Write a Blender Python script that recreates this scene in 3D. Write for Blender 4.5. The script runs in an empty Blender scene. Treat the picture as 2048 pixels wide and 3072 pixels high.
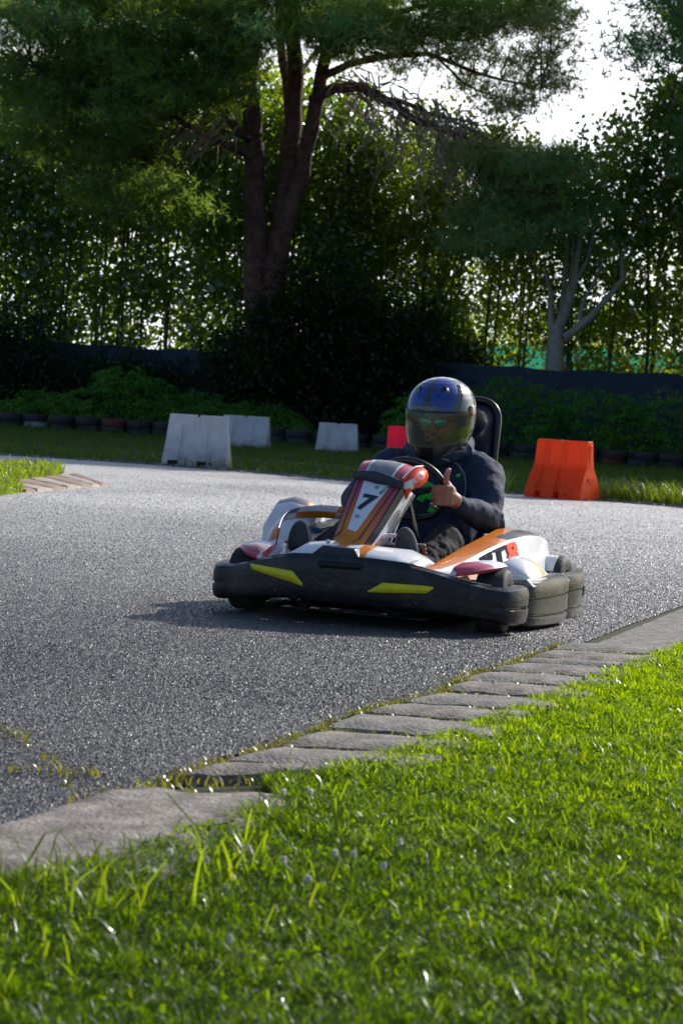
import bpy, bmesh, math, random
import numpy as np
from mathutils import Vector, Matrix
from mathutils.bvhtree import BVHTree
random.seed(7); RNG = np.random.default_rng(11)
SC = bpy.context.scene; COL = SC.collection
rad = math.radians

# ------------------------------------------------------------------ camera
CAM_H = .86; FPX = 7000.0; YC = 1235.0; ROLL = rad(3.4)
PIT = math.atan((1536 - YC) / FPX)
_fw = np.array([0, math.cos(PIT), -math.sin(PIT)]); _up = np.array([0, math.sin(PIT), math.cos(PIT)]); _rt = np.array([1., 0, 0])
_R = _rt * math.cos(ROLL) + _up * math.sin(ROLL); _U = _up * math.cos(ROLL) - _rt * math.sin(ROLL)
def ray(px, py): return _fw + _R * (px - 1024) / FPX - _U * (py - 1536) / FPX
def G(px, py, z=0.):                       # survey of the photograph: a pixel on the ground plane -> world metres
    r = ray(px, py); t = (z - CAM_H) / r[2]; return np.array([0, 0, CAM_H]) + r * t
def P(px, py, Y):                          # a pixel at distance Y -> world metres
    r = ray(px, py); t = Y / r[1]; return np.array([0, 0, CAM_H]) + r * t
cd = bpy.data.cameras.new('camera'); cam = bpy.data.objects.new('camera', cd); COL.objects.link(cam)
M = Matrix(((_R[0], _U[0], -_fw[0], 0), (_R[1], _U[1], -_fw[1], 0), (_R[2], _U[2], -_fw[2], CAM_H), (0, 0, 0, 1)))
cam.matrix_world = M
cd.sensor_fit = 'VERTICAL'; cd.sensor_height = 36; cd.sensor_width = 24; cd.lens = FPX / 3072 * 36
cd.clip_start = .1; cd.clip_end = 6000
cd.dof.use_dof = True; cd.dof.focus_distance = 9.9; cd.dof.aperture_fstop = 9.5
SC.camera = cam

# ------------------------------------------------------------------ light
w = bpy.data.worlds.new('World'); SC.world = w; w.use_nodes = True
nt = w.node_tree; bg = nt.nodes['Background']
sky = nt.nodes.new('ShaderNodeTexSky'); sky.sky_type = 'NISHITA'; sky.sun_disc = False
SUN_EL = rad(31); SUN_AZ = math.atan2(.68, .73)        # clockwise from +Y
sky.sun_elevation = SUN_EL; sky.sun_rotation = SUN_AZ; sky.air_density = 1.0; sky.dust_density = 2.0; sky.ozone_density = 1.3
# white haze patch added low in the view, brightening sky and backlight (part of the sky for every ray)
_tc = nt.nodes.new('ShaderNodeTexCoord'); _dp = nt.nodes.new('ShaderNodeVectorMath'); _dp.operation = 'DOT_PRODUCT'; nt.links.new(_tc.outputs['Generated'], _dp.inputs[0])
_dp.inputs[1].default_value = (math.sin(rad(6)) * math.cos(rad(8)), math.cos(rad(6)) * math.cos(rad(8)), math.sin(rad(8)))
_mr = nt.nodes.new('ShaderNodeMapRange'); _mr.interpolation_type = 'SMOOTHSTEP'; _mr.inputs[1].default_value = .90; _mr.inputs[2].default_value = .975; nt.links.new(_dp.outputs['Value'], _mr.inputs[0])
_hz = nt.nodes.new('ShaderNodeMix'); _hz.data_type = 'RGBA'; _hz.inputs[7].default_value = (13.6, 14.0, 14.6, 1); nt.links.new(_mr.outputs[0], _hz.inputs[0]); _tn = nt.nodes.new('ShaderNodeMix'); _tn.data_type = 'RGBA'; _tn.blend_type = 'MULTIPLY'; _tn.inputs[0].default_value = 1; _tn.inputs[7].default_value = (.89, .96, 1.09, 1); nt.links.new(sky.outputs[0], _tn.inputs[6]); nt.links.new(_tn.outputs[2], _hz.inputs[6])
nt.links.new(_hz.outputs[2], bg.inputs[0]); bg.inputs[1].default_value = .115
sl = bpy.data.lights.new('sun', 'SUN'); so = bpy.data.objects.new('sun', sl); COL.objects.link(so)
sl.energy = 5.0; sl.angle = rad(.53); sl.color = (1, .95, .88)
sd = Vector((math.sin(SUN_AZ) * math.cos(SUN_EL), math.cos(SUN_AZ) * math.cos(SUN_EL), math.sin(SUN_EL)))
so.rotation_euler = sd.to_track_quat('Z', 'Y').to_euler(); so.location = (30, 30, 30)
SC.view_settings.view_transform = 'Standard'; SC.view_settings.look = 'None'; SC.view_settings.exposure = 0
SC.render.engine = 'CYCLES'
SC.cycles.max_bounces = 8; SC.cycles.transparent_max_bounces = 12; SC.cycles.use_denoising = True
SC.cycles.sample_clamp_indirect = 6

# ------------------------------------------------------------------ materials
def mat(name, base, rough=.6, var=.0, scale=6., base2=None, bump=0., bscale=60., metal=0., coat=0., spec=.5, contrast=(.35, .65)):
    m = bpy.data.materials.new(name); m.use_nodes = True; N = m.node_tree; L = N.links
    b = N.nodes['Principled BSDF']; b.inputs['Base Color'].default_value = (*base, 1)
    b.inputs['Roughness'].default_value = rough; b.inputs['Metallic'].default_value = metal
    b.inputs['Coat Weight'].default_value = coat; b.inputs['Specular IOR Level'].default_value = spec
    tc = N.nodes.new('ShaderNodeTexCoord')
    if base2 is None and var > 0: base2 = tuple(c * (1 - var) for c in base)
    if base2 is not None:
        n = N.nodes.new('ShaderNodeTexNoise'); n.inputs['Scale'].default_value = scale; n.inputs['Detail'].default_value = 6; n.inputs['Roughness'].default_value = .65
        L.new(tc.outputs['Object'], n.inputs['Vector'])
        r = N.nodes.new('ShaderNodeValToRGB'); e = r.color_ramp.elements
        e[0].position, e[1].position = contrast; e[0].color = (*base, 1); e[1].color = (*base2, 1)
        L.new(n.outputs[0], r.inputs[0]); L.new(r.outputs[0], b.inputs['Base Color'])
    if bump > 0:
        n2 = N.nodes.new('ShaderNodeTexNoise'); n2.inputs['Scale'].default_value = bscale; n2.inputs['Detail'].default_value = 4
        L.new(tc.outputs['Object'], n2.inputs['Vector'])
        bp = N.nodes.new('ShaderNodeBump'); bp.inputs['Strength'].default_value = bump; bp.inputs['Distance'].default_value = .01
        L.new(n2.outputs[0], bp.inputs['Height']); L.new(bp.outputs[0], b.inputs['Normal'])
    return m
def zgrad(name, stops, rough=.35, z0=0., z1=1., axis=2, coat=.3):
    m = bpy.data.materials.new(name); m.use_nodes = True; N = m.node_tree; L = N.links; b = N.nodes['Principled BSDF']
    b.inputs['Roughness'].default_value = rough; b.inputs['Coat Weight'].default_value = coat
    tc = N.nodes.new('ShaderNodeTexCoord'); s = N.nodes.new('ShaderNodeSeparateXYZ'); L.new(tc.outputs['Object'], s.inputs[0])
    mr = N.nodes.new('ShaderNodeMapRange'); mr.inputs[1].default_value = z0; mr.inputs[2].default_value = z1; L.new(s.outputs[axis], mr.inputs[0])
    r = N.nodes.new('ShaderNodeValToRGB'); e = r.color_ramp.elements
    while len(e) < len(stops): e.new(.5)
    for k, (p, c) in enumerate(stops): e[k].position = p; e[k].color = (*c, 1)
    L.new(mr.outputs[0], r.inputs[0]); L.new(r.outputs[0], b.inputs['Base Color']); return m
def leafmat(name, c1, c2, tr, tf=.45, scale=1.2, gloss=.12):
    m = bpy.data.materials.new(name); m.use_nodes = True; N = m.node_tree; L = N.links
    N.nodes.remove(N.nodes['Principled BSDF']); out = N.nodes['Material Output']
    tc = N.nodes.new('ShaderNodeTexCoord'); n = N.nodes.new('ShaderNodeTexNoise'); n.inputs['Scale'].default_value = scale; n.inputs['Detail'].default_value = 5
    L.new(tc.outputs['Object'], n.inputs['Vector'])
    r = N.nodes.new('ShaderNodeValToRGB'); e = r.color_ramp.elements; e[0].position = .35; e[1].position = .65; e[0].color = (*c1, 1); e[1].color = (*c2, 1)
    L.new(n.outputs[0], r.inputs[0])
    d = N.nodes.new('ShaderNodeBsdfDiffuse'); L.new(r.outputs[0], d.inputs[0])
    t = N.nodes.new('ShaderNodeBsdfTranslucent'); t.inputs[0].default_value = (*tr, 1)
    mx = N.nodes.new('ShaderNodeMixShader'); mx.inputs[0].default_value = tf; L.new(d.outputs[0], mx.inputs[1]); L.new(t.outputs[0], mx.inputs[2])
    g = N.nodes.new('ShaderNodeBsdfGlossy'); g.inputs['Roughness'].default_value = .32; g.inputs['Color'].default_value = (.8, .85, .8, 1)
    m2 = N.nodes.new('ShaderNodeMixShader'); m2.inputs[0].default_value = gloss; L.new(mx.outputs[0], m2.inputs[1]); L.new(g.outputs[0], m2.inputs[2])
    L.new(m2.outputs[0], out.inputs[0]); return m

# ------------------------------------------------------------------ objects
def tag(o, label=None, cat=None, group=None, kind=None):
    if label: o['label'] = label
    if cat: o['category'] = cat
    if group: o['group'] = group
    if kind: o['kind'] = kind
    return o
def empty(name, loc, rot=(0, 0, 0), **k):
    o = bpy.data.objects.new(name, None); COL.objects.link(o); o.location = loc; o.rotation_euler = rot; o.empty_display_size = .1
    return tag(o, **k)
def copy_tree(o, parent=None):
    c = o.copy(); COL.objects.link(c)
    if parent: c.parent = parent
    for ch in o.children: copy_tree(ch, c)
    return c
class MB:
    def __init__(s, off=(0, 0, 0)): s.v = []; s.f = []; s.m = []; s.off = np.array(off, float)
    def add(s, vs, fs, mi=0):
        n = len(s.v); s.v += [tuple(float(c) for c in q) for q in vs]; s.f += [tuple(i + n for i in f) for f in fs]
        s.m += (list(mi) if isinstance(mi, (list, tuple)) else [mi] * len(fs)); return s
    def box(s, c, d, mi=0, R=None):
        v = [np.array([x * d[0] / 2, y * d[1] / 2, z * d[2] / 2]) for x in (-1, 1) for y in (-1, 1) for z in (-1, 1)]
        if R is not None: v = [np.array(R @ Vector(q)) for q in v]
        return s.add([q + np.array(c) for q in v], [(0, 1, 3, 2), (4, 6, 7, 5), (0, 4, 5, 1), (2, 3, 7, 6), (0, 2, 6, 4), (1, 5, 7, 3)], mi)
    def loft(s, rings, caps=True, closed=True, mi=0, mf=None):
        n = len(rings[0]); vs = [q for r in rings for q in r]; fs = []; ms = []
        for i in range(len(rings) - 1):
            for j in range(n if closed else n - 1):
                fs.append((i * n + j, i * n + (j + 1) % n, (i + 1) * n + (j + 1) % n, (i + 1) * n + j)); ms.append(mf(i, j) if mf else mi)
        if caps and closed:
            fs.append(tuple(range(n))[::-1]); ms.append(mi); fs.append(tuple((len(rings) - 1) * n + k for k in range(n))); ms.append(mi)
        return s.add(vs, fs, ms)
    def tube(s, pts, rs, n=10, mi=0, round_=False, closed=False):
        pts = [np.array(p, float) for p in pts]
        if not hasattr(rs, '__len__'): rs = [rs] * len(pts)
        rs = list(rs)
        if round_:
            a, b = pts[0] - pts[1], pts[-1] - pts[-2]; a /= np.linalg.norm(a); b /= np.linalg.norm(b)
            p0, r0, p1, r1 = pts[0], rs[0], pts[-1], rs[-1]
            pre = [(p0 + a * r0 * math.sin(t), r0 * math.cos(t)) for t in (1.5, 1.15, .75, .35)]
            post = [(p1 + b * r1 * math.sin(t), r1 * math.cos(t)) for t in (.35, .75, 1.15, 1.5)]
            pts = [q for q, _ in pre] + pts + [q for q, _ in post]; rs = [q for _, q in pre] + rs + [q for _, q in post]
        rings = []; up = None; N = len(pts)
        for i in range(N):
            if closed: t = pts[(i + 1) % N] - pts[i - 1]
            else: t = pts[min(i + 1, N - 1)] - pts[max(i - 1, 0)]
            t = t / (np.linalg.norm(t) + 1e-9)
            if up is None: up = np.array([0, 0, 1.]) if abs(t[2]) < .9 else np.array([1., 0, 0])
            a = np.cross(t, up); a /= np.linalg.norm(a) + 1e-9; b = np.cross(a, t); up = b
            rings.append([pts[i] + rs[i] * (a * math.cos(2 * math.pi * k / n) + b * math.sin(2 * math.pi * k / n)) for k in range(n)])
        if closed: rings.append(rings[0])
        return s.loft(rings, caps=not closed, mi=mi)
    def ell(s, c, r, R=None, n=16, m=10, mi=0):
        rings = []
        for i in range(m + 1):
            t = -math.pi / 2 + math.pi * i / m; t = max(min(t, 1.5), -1.5)
            ring = [Vector((r[0] * math.cos(t) * math.cos(2 * math.pi * k / n), r[1] * math.cos(t) * math.sin(2 * math.pi * k / n), r[2] * math.sin(t))) for k in range(n)]
            if R is not None: ring = [R @ q for q in ring]
            rings.append([np.array(q) + np.array(c) for q in ring])
        return s.loft(rings, mi=mi)
    def mesh(s, name, sharp=40, smooth=True, weld=True):
        me = bpy.data.meshes.new(name)
        me.from_pydata([tuple(np.array(q) - s.off) for q in s.v], [], s.f)
        for p, k in zip(me.polygons, s.m): p.material_index = k
        bm = bmesh.new(); bm.from_mesh(me)
        if weld: bmesh.ops.remove_doubles(bm, verts=bm.verts, dist=1e-5)
        bmesh.ops.recalc_face_normals(bm, faces=bm.faces); bm.to_mesh(me); bm.free()
        if smooth:
            me.polygons.foreach_set('use_smooth', [True] * len(me.polygons)); me.set_sharp_from_angle(angle=rad(sharp))
        return me
    def build(s, name, mats, parent=None, sharp=40, smooth=True, sub=0, bev=0, solid=0, weld=True):
        me = s.mesh(name, sharp, smooth, weld); o = bpy.data.objects.new(name, me); COL.objects.link(o)
        for m_ in (mats if isinstance(mats, (list, tuple)) else [mats]): me.materials.append(m_)
        if parent is not None: o.parent = parent
        if solid: x = o.modifiers.new('solid', 'SOLIDIFY'); x.thickness = solid; x.offset = -1
        if bev: x = o.modifiers.new('bevel', 'BEVEL'); x.width = bev; x.segments = 3; x.limit_method = 'ANGLE'; x.angle_limit = rad(35)
        if sub: x = o.modifiers.new('sub', 'SUBSURF'); x.levels = sub; x.render_levels = sub
        return o
def npmesh(name, V, F4=None, F3=None, mats=(), parent=None, smooth=False):
    """one mesh out of numpy arrays of quads and triangles"""
    me = bpy.data.meshes.new(name); n4 = 0 if F4 is None else len(F4); n3 = 0 if F3 is None else len(F3)
    me.vertices.add(len(V)); me.vertices.foreach_set('co', np.asarray(V, np.float32).ravel())
    idx = np.concatenate(([np.asarray(F4).ravel()] if n4 else []) + ([np.asarray(F3).ravel()] if n3 else []))
    me.loops.add(len(idx)); me.loops.foreach_set('vertex_index', idx.astype(np.int32))
    me.polygons.add(n4 + n3)
    st = np.concatenate([np.arange(n4) * 4, n4 * 4 + np.arange(n3) * 3]).astype(np.int32)
    me.polygons.foreach_set('loop_start', st)
    if smooth: me.polygons.foreach_set('use_smooth', np.ones(n4 + n3, bool))
    me.update(calc_edges=True); me.validate()
    for m_ in mats: me.materials.append(m_)
    o = bpy.data.objects.new(name, me); COL.objects.link(o)
    if parent is not None: o.parent = parent
    return o
def rvec(n):
    v = RNG.normal(size=(n, 3)); return v / np.linalg.norm(v, axis=1)[:, None]
def leaves(C, size, up=.0, asp=.5):
    """rhombic leaf faces around the centres C (n,3)"""
    n = len(C); a = rvec(n); b = rvec(n); b[:, 2] += up; b = np.cross(a, b); b /= np.linalg.norm(b, axis=1)[:, None] + 1e-9
    s = (size * (.6 + .8 * RNG.random(n)))[:, None] / 2; t = s * asp
    V = np.stack([C - a * s, C - b * t, C + a * s, C + b * t], 1).reshape(-1, 3)
    return V, np.arange(4 * n).reshape(-1, 4)
def blades(B, h, wd, lean, seed=0, droop=1.0):
    """grass blades: 3-segment curved strips rooted at B"""
    n = len(B); r = RNG; az = r.random(n) * 2 * np.pi; d = np.stack([np.cos(az), np.sin(az), np.zeros(n)], 1)
    az2 = az + np.pi / 2 + r.normal(size=n) * .5; s = np.stack([np.cos(az2), np.sin(az2), np.zeros(n)], 1) * (wd / 2)[:, None]
    ln = (lean * (.3 + r.random(n)))[:, None]; hh = h[:, None]; Z = np.array([0, 0, 1.])
    p = [B, B + Z * hh * .4 + d * hh * ln * .16, B + Z * hh * .75 + d * hh * ln * .55, B + Z * hh * (1 - .25 * droop * ln) + d * hh * ln * 1.1]
    V = np.stack([p[0] - s, p[0] + s, p[1] - s * .9, p[1] + s * .9, p[2] - s * .6, p[2] + s * .6, p[3]], 1).reshape(-1, 3)
    k = np.arange(n)[:, None] * 7
    F4 = np.concatenate([k + [0, 1, 3, 2], k + [2, 3, 5, 4]]); F3 = k + [4, 5, 6]
    return V, F4, F3
def remesh(src_mb, name, voxel, mats, parent, smooth_it=4, noise=None):
    """weld overlapping solids into ONE continuous surface"""
    o = src_mb.build(name, [], None, smooth=False, weld=False)
    x = o.modifiers.new('r', 'REMESH'); x.mode = 'VOXEL'; x.voxel_size = voxel
    if smooth_it: y = o.modifiers.new('s', 'SMOOTH'); y.factor = .5; y.iterations = smooth_it
    if noise:
        for k, (sz, st) in enumerate(noise):
            t = bpy.data.textures.new(name + str(k), 'CLOUDS'); t.noise_scale = sz; t.noise_depth = 2
            z = o.modifiers.new('d%d' % k, 'DISPLACE'); z.texture = t; z.strength = st; z.mid_level = .5; z.texture_coords = 'LOCAL'
    dg = bpy.context.evaluated_depsgraph_get(); dg.update()
    me = bpy.data.meshes.new_from_object(o.evaluated_get(dg)); old = o.data; bpy.data.objects.remove(o); bpy.data.meshes.remove(old)
    me.name = name; me.polygons.foreach_set('use_smooth', [True] * len(me.polygons))
    q = bpy.data.objects.new(name, me); COL.objects.link(q); me.materials.clear()
    for m_ in (mats if isinstance(mats, (list, tuple)) else [mats]): me.materials.append(m_)
    q.parent = parent; return q
def text(name, body, size, Mx, m, parent, ext=.001, shear=0., bold=0.):
    c = bpy.data.curves.new(name, 'FONT'); c.body = body; c.size = size; c.extrude = ext; c.align_x = 'CENTER'; c.align_y = 'CENTER'; c.shear = shear; c.offset = bold
    t = bpy.data.objects.new(name, c); COL.objects.link(t); dg = bpy.context.evaluated_depsgraph_get(); dg.update()
    me = bpy.data.meshes.new_from_object(t.evaluated_get(dg)); bpy.data.objects.remove(t); me.transform(Mx)
    me.materials.clear(); me.materials.append(m); o = bpy.data.objects.new(name, me); COL.objects.link(o); o.parent = parent; return o
def frame_mx(o, x, y):
    """matrix whose local x/y run along the given directions"""
    x = Vector(x).normalized(); y = Vector(y); z = x.cross(y).normalized(); y = z.cross(x)
    return Matrix(((x[0], y[0], z[0], o[0]), (x[1], y[1], z[1], o[1]), (x[2], y[2], z[2], o[2]), (0, 0, 0, 1)))
# ================================================================== SETTING
from mathutils import noise as mnoise
def poly_sheet(name, pts, z, m, thick=0):
    me = bpy.data.meshes.new(name); me.from_pydata([(p[0], p[1], z) for p in pts], [], [tuple(range(len(pts)))])
    me.materials.append(m); o = bpy.data.objects.new(name, me); COL.objects.link(o)
    if me.polygons[0].normal.z < 0: me.flip_normals()
    return tag(o, kind='structure')
m_ground = mat('ground_soil', (.028, .042, .014), .95, base2=(.06, .05, .03), scale=2.5, bump=.6, bscale=20)
me = bpy.data.meshes.new('ground'); S = 3000
me.from_pydata([(-S, -S, -.02), (S, -S, -.02), (S, S, -.02), (-S, S, -.02)], [], [(0, 1, 2, 3)]); me.materials.append(m_ground)
tag(bpy.data.objects.new('ground', me), kind='structure'); COL.objects.link(bpy.data.objects['ground'])
# asphalt ----------------------------------------------------------
def asphalt():
    m = bpy.data.materials.new('asphalt'); m.use_nodes = True; N = m.node_tree; L = N.links; b = N.nodes['Principled BSDF']
    nn = N.nodes.new; tc = nn('ShaderNodeTexCoord')
    mp = nn('ShaderNodeMapping'); mp.inputs['Scale'].default_value = (1, .34, 1); L.new(tc.outputs['Object'], mp.inputs[0])
    v = nn('ShaderNodeTexVoronoi'); v.inputs['Scale'].default_value = 95; L.new(mp.outputs[0], v.inputs['Vector'])
    v2 = nn('ShaderNodeTexVoronoi'); v2.inputs['Scale'].default_value = 210; L.new(tc.outputs['Object'], v2.inputs['Vector'])
    n = nn('ShaderNodeTexNoise'); n.inputs['Scale'].default_value = .55; n.inputs['Detail'].default_value = 7; n.inputs['Roughness'].default_value = .7; L.new(tc.outputs['Object'], n.inputs['Vector'])
    r1 = nn('ShaderNodeValToRGB'); e = r1.color_ramp.elements; e[0].position = .1; e[0].color = (.010, .010, .012, 1); e[1].position = .9; e[1].color = (.15, .15, .155, 1)
    L.new(v.outputs['Color'], r1.inputs[0])
    r2 = nn('ShaderNodeValToRGB'); e = r2.color_ramp.elements; e[0].position = .3; e[0].color = (.55, .55, .58, 1); e[1].position = .7; e[1].color = (1.35, 1.3, 1.22, 1); L.new(n.outputs[0], r2.inputs[0])
    mx = nn('ShaderNodeMix'); mx.data_type = 'RGBA'; mx.blend_type = 'MULTIPLY'; mx.inputs[0].default_value = 1; L.new(r1.outputs[0], mx.inputs[6]); L.new(r2.outputs[0], mx.inputs[7])
    # paler towards the far side of the track: grazing glare put into the colour
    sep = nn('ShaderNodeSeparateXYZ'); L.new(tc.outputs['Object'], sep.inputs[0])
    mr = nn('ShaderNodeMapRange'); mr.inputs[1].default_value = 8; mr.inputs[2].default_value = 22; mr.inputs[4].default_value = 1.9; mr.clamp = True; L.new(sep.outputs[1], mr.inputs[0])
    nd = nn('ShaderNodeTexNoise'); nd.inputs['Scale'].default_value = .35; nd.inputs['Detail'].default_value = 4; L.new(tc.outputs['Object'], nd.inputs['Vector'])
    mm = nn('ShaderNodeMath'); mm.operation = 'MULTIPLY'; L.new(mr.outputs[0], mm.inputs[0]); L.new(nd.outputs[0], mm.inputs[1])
    far_glare = nn('ShaderNodeMix'); far_glare.data_type = 'RGBA'; far_glare.inputs[7].default_value = (.76, .73, .70, 1); L.new(mm.outputs[0], far_glare.inputs[0]); L.new(mx.outputs[2], far_glare.inputs[6])
    L.new(far_glare.outputs[2], b.inputs['Base Color'])
    # random tilt of every stone, so that single stones glint
    sub = nn('ShaderNodeVectorMath'); sub.operation = 'SUBTRACT'; sub.inputs[1].default_value = (.5, .5, .5); L.new(v.outputs['Color'], sub.inputs[0])
    sc_ = nn('ShaderNodeVectorMath'); sc_.operation = 'MULTIPLY'; sc_.inputs[1].default_value = (1.3, 1.3, .0); L.new(sub.outputs[0], sc_.inputs[0])
    geo = nn('ShaderNodeNewGeometry'); ad = nn('ShaderNodeVectorMath'); ad.operation = 'ADD'; L.new(geo.outputs['Normal'], ad.inputs[0]); L.new(sc_.outputs[0], ad.inputs[1])
    no = nn('ShaderNodeVectorMath'); no.operation = 'NORMALIZE'; L.new(ad.outputs[0], no.inputs[0])
    bp = nn('ShaderNodeBump'); bp.inputs['Strength'].default_value = .8; bp.inputs['Distance'].default_value = .006; L.new(v2.outputs['Distance'], bp.inputs['Height']); L.new(no.outputs[0], bp.inputs['Normal'])
    L.new(bp.outputs[0], b.inputs['Normal']); b.inputs['Roughness'].default_value = .42; b.inputs['Specular IOR Level'].default_value = .5
    return m
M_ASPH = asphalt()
far = [(-60, 36), (-14, 32.5), (-5.92, 31.6), (-3.59, 31.6), (-2.47, 31.29), (-1.49, 30.57), (.42, 28.84), (2.05, 28.0), (3.92, 26.6), (6, 24.6), (12, 20), (30, 8)]
kerbL = [(529, 2357), (666, 2307), (836, 2262), (960, 2210), (1080, 2157), (1194, 2127), (1327, 2094), (1387, 2057), (1461, 2028), (1560, 2004), (1588, 1987), (1655, 1963), (1708, 1941)]
kerbR = [(993, 2341), (985, 2320), (1176, 2279), (1290, 2233), (1428, 2186), (1528, 2147), (1574, 2110), (1675, 2075), (1741, 2046), (1808, 2019), (1882, 2007), (1935, 1980), (1975, 1953)]
KL = [G(*p)[:2] for p in kerbL]
near = [(30, -6), (-4, -6), (-1.6, 2.2), (-.74, 4.1), (-.62, 4.45), (-.52, 4.85), (-.44, 5.08)] + [tuple(p) for p in KL] + [(1.3, 10.3), (1.85, 12.0), (3.0, 15.6), (5.5, 19.0), (12, 20)]
road = [(-60, 36)] + far[1:-1] + near[::-1][1:-2] + [(-12, -6), (-60, -6)]
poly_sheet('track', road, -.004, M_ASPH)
def inpoly(p, poly):
    x, y = p[:, 0], p[:, 1]; ins = np.zeros(len(p), bool); n = len(poly); j = n - 1
    for i in range(n):
        xi, yi = poly[i]; xj, yj = poly[j]
        c = ((yi > y) != (yj > y)) & (x < (xj - xi) * (y - yi) / (yj - yi + 1e-12) + xi); ins ^= c; j = i
    return ins
def scatter(poly, dens):
    P_ = np.array(poly); lo, hi = P_.min(0), P_.max(0); n = int((hi - lo).prod() * dens)
    q = lo + RNG.random((n, 2)) * (hi - lo); return q[inpoly(q, poly)]
def vnoise(q, f, s=0.):
    return (np.sin(q[:, 0] * f * 1.3 + 1.7 * np.sin(q[:, 1] * f * .9 + s)) + np.sin(q[:, 1] * f * 1.7 + 2.1 * np.sin(q[:, 0] * f * 1.1 + s * 2)) + np.sin((q[:, 0] + q[:, 1]) * f * 2.3 + s)) / 3
def stone_mat():
    m = bpy.data.materials.new('track_stone'); m.use_nodes = True; N = m.node_tree; L = N.links; b = N.nodes['Principled BSDF']; b.inputs['Roughness'].default_value = .42; b.inputs['Specular IOR Level'].default_value = .5
    tc = N.nodes.new('ShaderNodeTexCoord'); v = N.nodes.new('ShaderNodeTexNoise'); v.inputs['Scale'].default_value = 70; v.inputs['Detail'].default_value = 1; L.new(tc.outputs['Object'], v.inputs['Vector'])
    r = N.nodes.new('ShaderNodeValToRGB'); e = r.color_ramp.elements; e[0].position = .36; e[0].color = (.035, .035, .037, 1); e[1].position = .72; e[1].color = (.23, .225, .22, 1); L.new(v.outputs[0], r.inputs[0])
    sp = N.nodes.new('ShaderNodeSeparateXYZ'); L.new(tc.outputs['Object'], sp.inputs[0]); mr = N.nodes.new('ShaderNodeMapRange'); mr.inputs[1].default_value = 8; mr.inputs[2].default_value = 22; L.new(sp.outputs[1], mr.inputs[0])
    mx = N.nodes.new('ShaderNodeMix'); mx.data_type = 'RGBA'; mx.inputs[7].default_value = (.66, .635, .60, 1); L.new(mr.outputs[0], mx.inputs[0])  # paler with distance, the far grazing glare put into the stone colour
    nb = N.nodes.new('ShaderNodeTexNoise'); nb.inputs['Scale'].default_value = .6; nb.inputs['Detail'].default_value = 5; nb.inputs['Roughness'].default_value = .6; L.new(tc.outputs['Object'], nb.inputs['Vector'])
    rb = N.nodes.new('ShaderNodeValToRGB'); eb = rb.color_ramp.elements; eb[0].position = .35; eb[0].color = (.5, .5, .52, 1); eb[1].position = .62; eb[1].color = (1.25, 1.22, 1.18, 1); L.new(nb.outputs[0], rb.inputs[0])
    mb_ = N.nodes.new('ShaderNodeMix'); mb_.data_type = 'RGBA'; mb_.blend_type = 'MULTIPLY'; mb_.inputs[0].default_value = 1; L.new(r.outputs[0], mb_.inputs[6]); L.new(rb.outputs[0], mb_.inputs[7]); L.new(mb_.outputs[2], mx.inputs[6]); L.new(mx.outputs[2], b.inputs['Base Color']); return m
road_in = [tuple(k_) for k_ in KL]
def rdens(y): return np.interp(y, [4, 6, 8, 10, 14, 20, 27], [22000, 17000, 11000, 5500, 1500, 250, 0])
def pebble_field():
    VV = []; FF = []; n0 = 0; yb = list(np.arange(4.0, 26.5, .75)); sm = stone_mat(); RD = [(p_[0], p_[1]) for p_ in road]
    for y0 in yb:
        x0 = -1.02 * (y0 + .75) * 1024 / FPX * 1.25 - .15; x1 = -x0; q = scatter([(x0, y0), (x1, y0), (x1, y0 + .75), (x0, y0 + .75)], rdens(y0 + .37)); q = q[inpoly(q, RD)]; n = len(q)
        sz = np.interp(y0, [4, 9, 26], [.0085, .0105, .022]); s_ = sz * (.55 + .8 * RNG.random(n))[:, None]
        o8 = np.array([[1, 0, 0], [0, 1, 0], [-1, 0, 0], [0, -1, 0], [.2, .1, .75]], float); a = RNG.random(n) * 6.28; c_, s__ = np.cos(a), np.sin(a)
        pts = o8[None] * (.7 + .6 * RNG.random((n, 5, 1))) * (s_ / 2)[:, :, None]; pts[:, 4, :2] += RNG.normal(size=(n, 2)) * s_ * .16
        x = pts[..., 0] * c_[:, None] - pts[..., 1] * s__[:, None]; y = pts[..., 0] * s__[:, None] + pts[..., 1] * c_[:, None]
        V = np.stack([x + q[:, :1], y + q[:, 1:], pts[..., 2] - .0045], 2).reshape(-1, 3); k = np.arange(n)[:, None] * 5
        VV.append(V); FF.append(np.concatenate([k + [0, 1, 4], k + [1, 2, 4], k + [2, 3, 4], k + [3, 0, 4]]) + n0); n0 += len(V)
    tag(npmesh('track_stones', np.concatenate(VV), None, np.concatenate(FF), [sm]), 'coarse grey aggregate stones bedded in the asphalt of the track', 'stones', kind='stuff')
pebble_field()
# far grass, gravel path
m_grassbase = mat('turf_soil', (.022, .05, .010), .95, base2=(.05, .07, .02), scale=1.5, bump=.8, bscale=8)
fg = far[1:-1] + [(40, 20), (60, 70), (-60, 70), (-60, 36)]
poly_sheet('infield_ground', fg, -.010, m_grassbase)
m_gravel = mat('gravel', (.30, .28, .25), .9, base2=(.12, .12, .10), scale=3, bump=.8, bscale=40)
poly_sheet('gravel_path', [(-9, 37.5), (-4, 37.2), (-1, 36), (1, 34.2), (3.5, 32.0), (8, 30), (8, 31.2), (3.5, 33.2), (1.2, 35.6), (-1, 38.2), (-4, 38.6), (-9, 38.6)], -.005, m_gravel)
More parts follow.
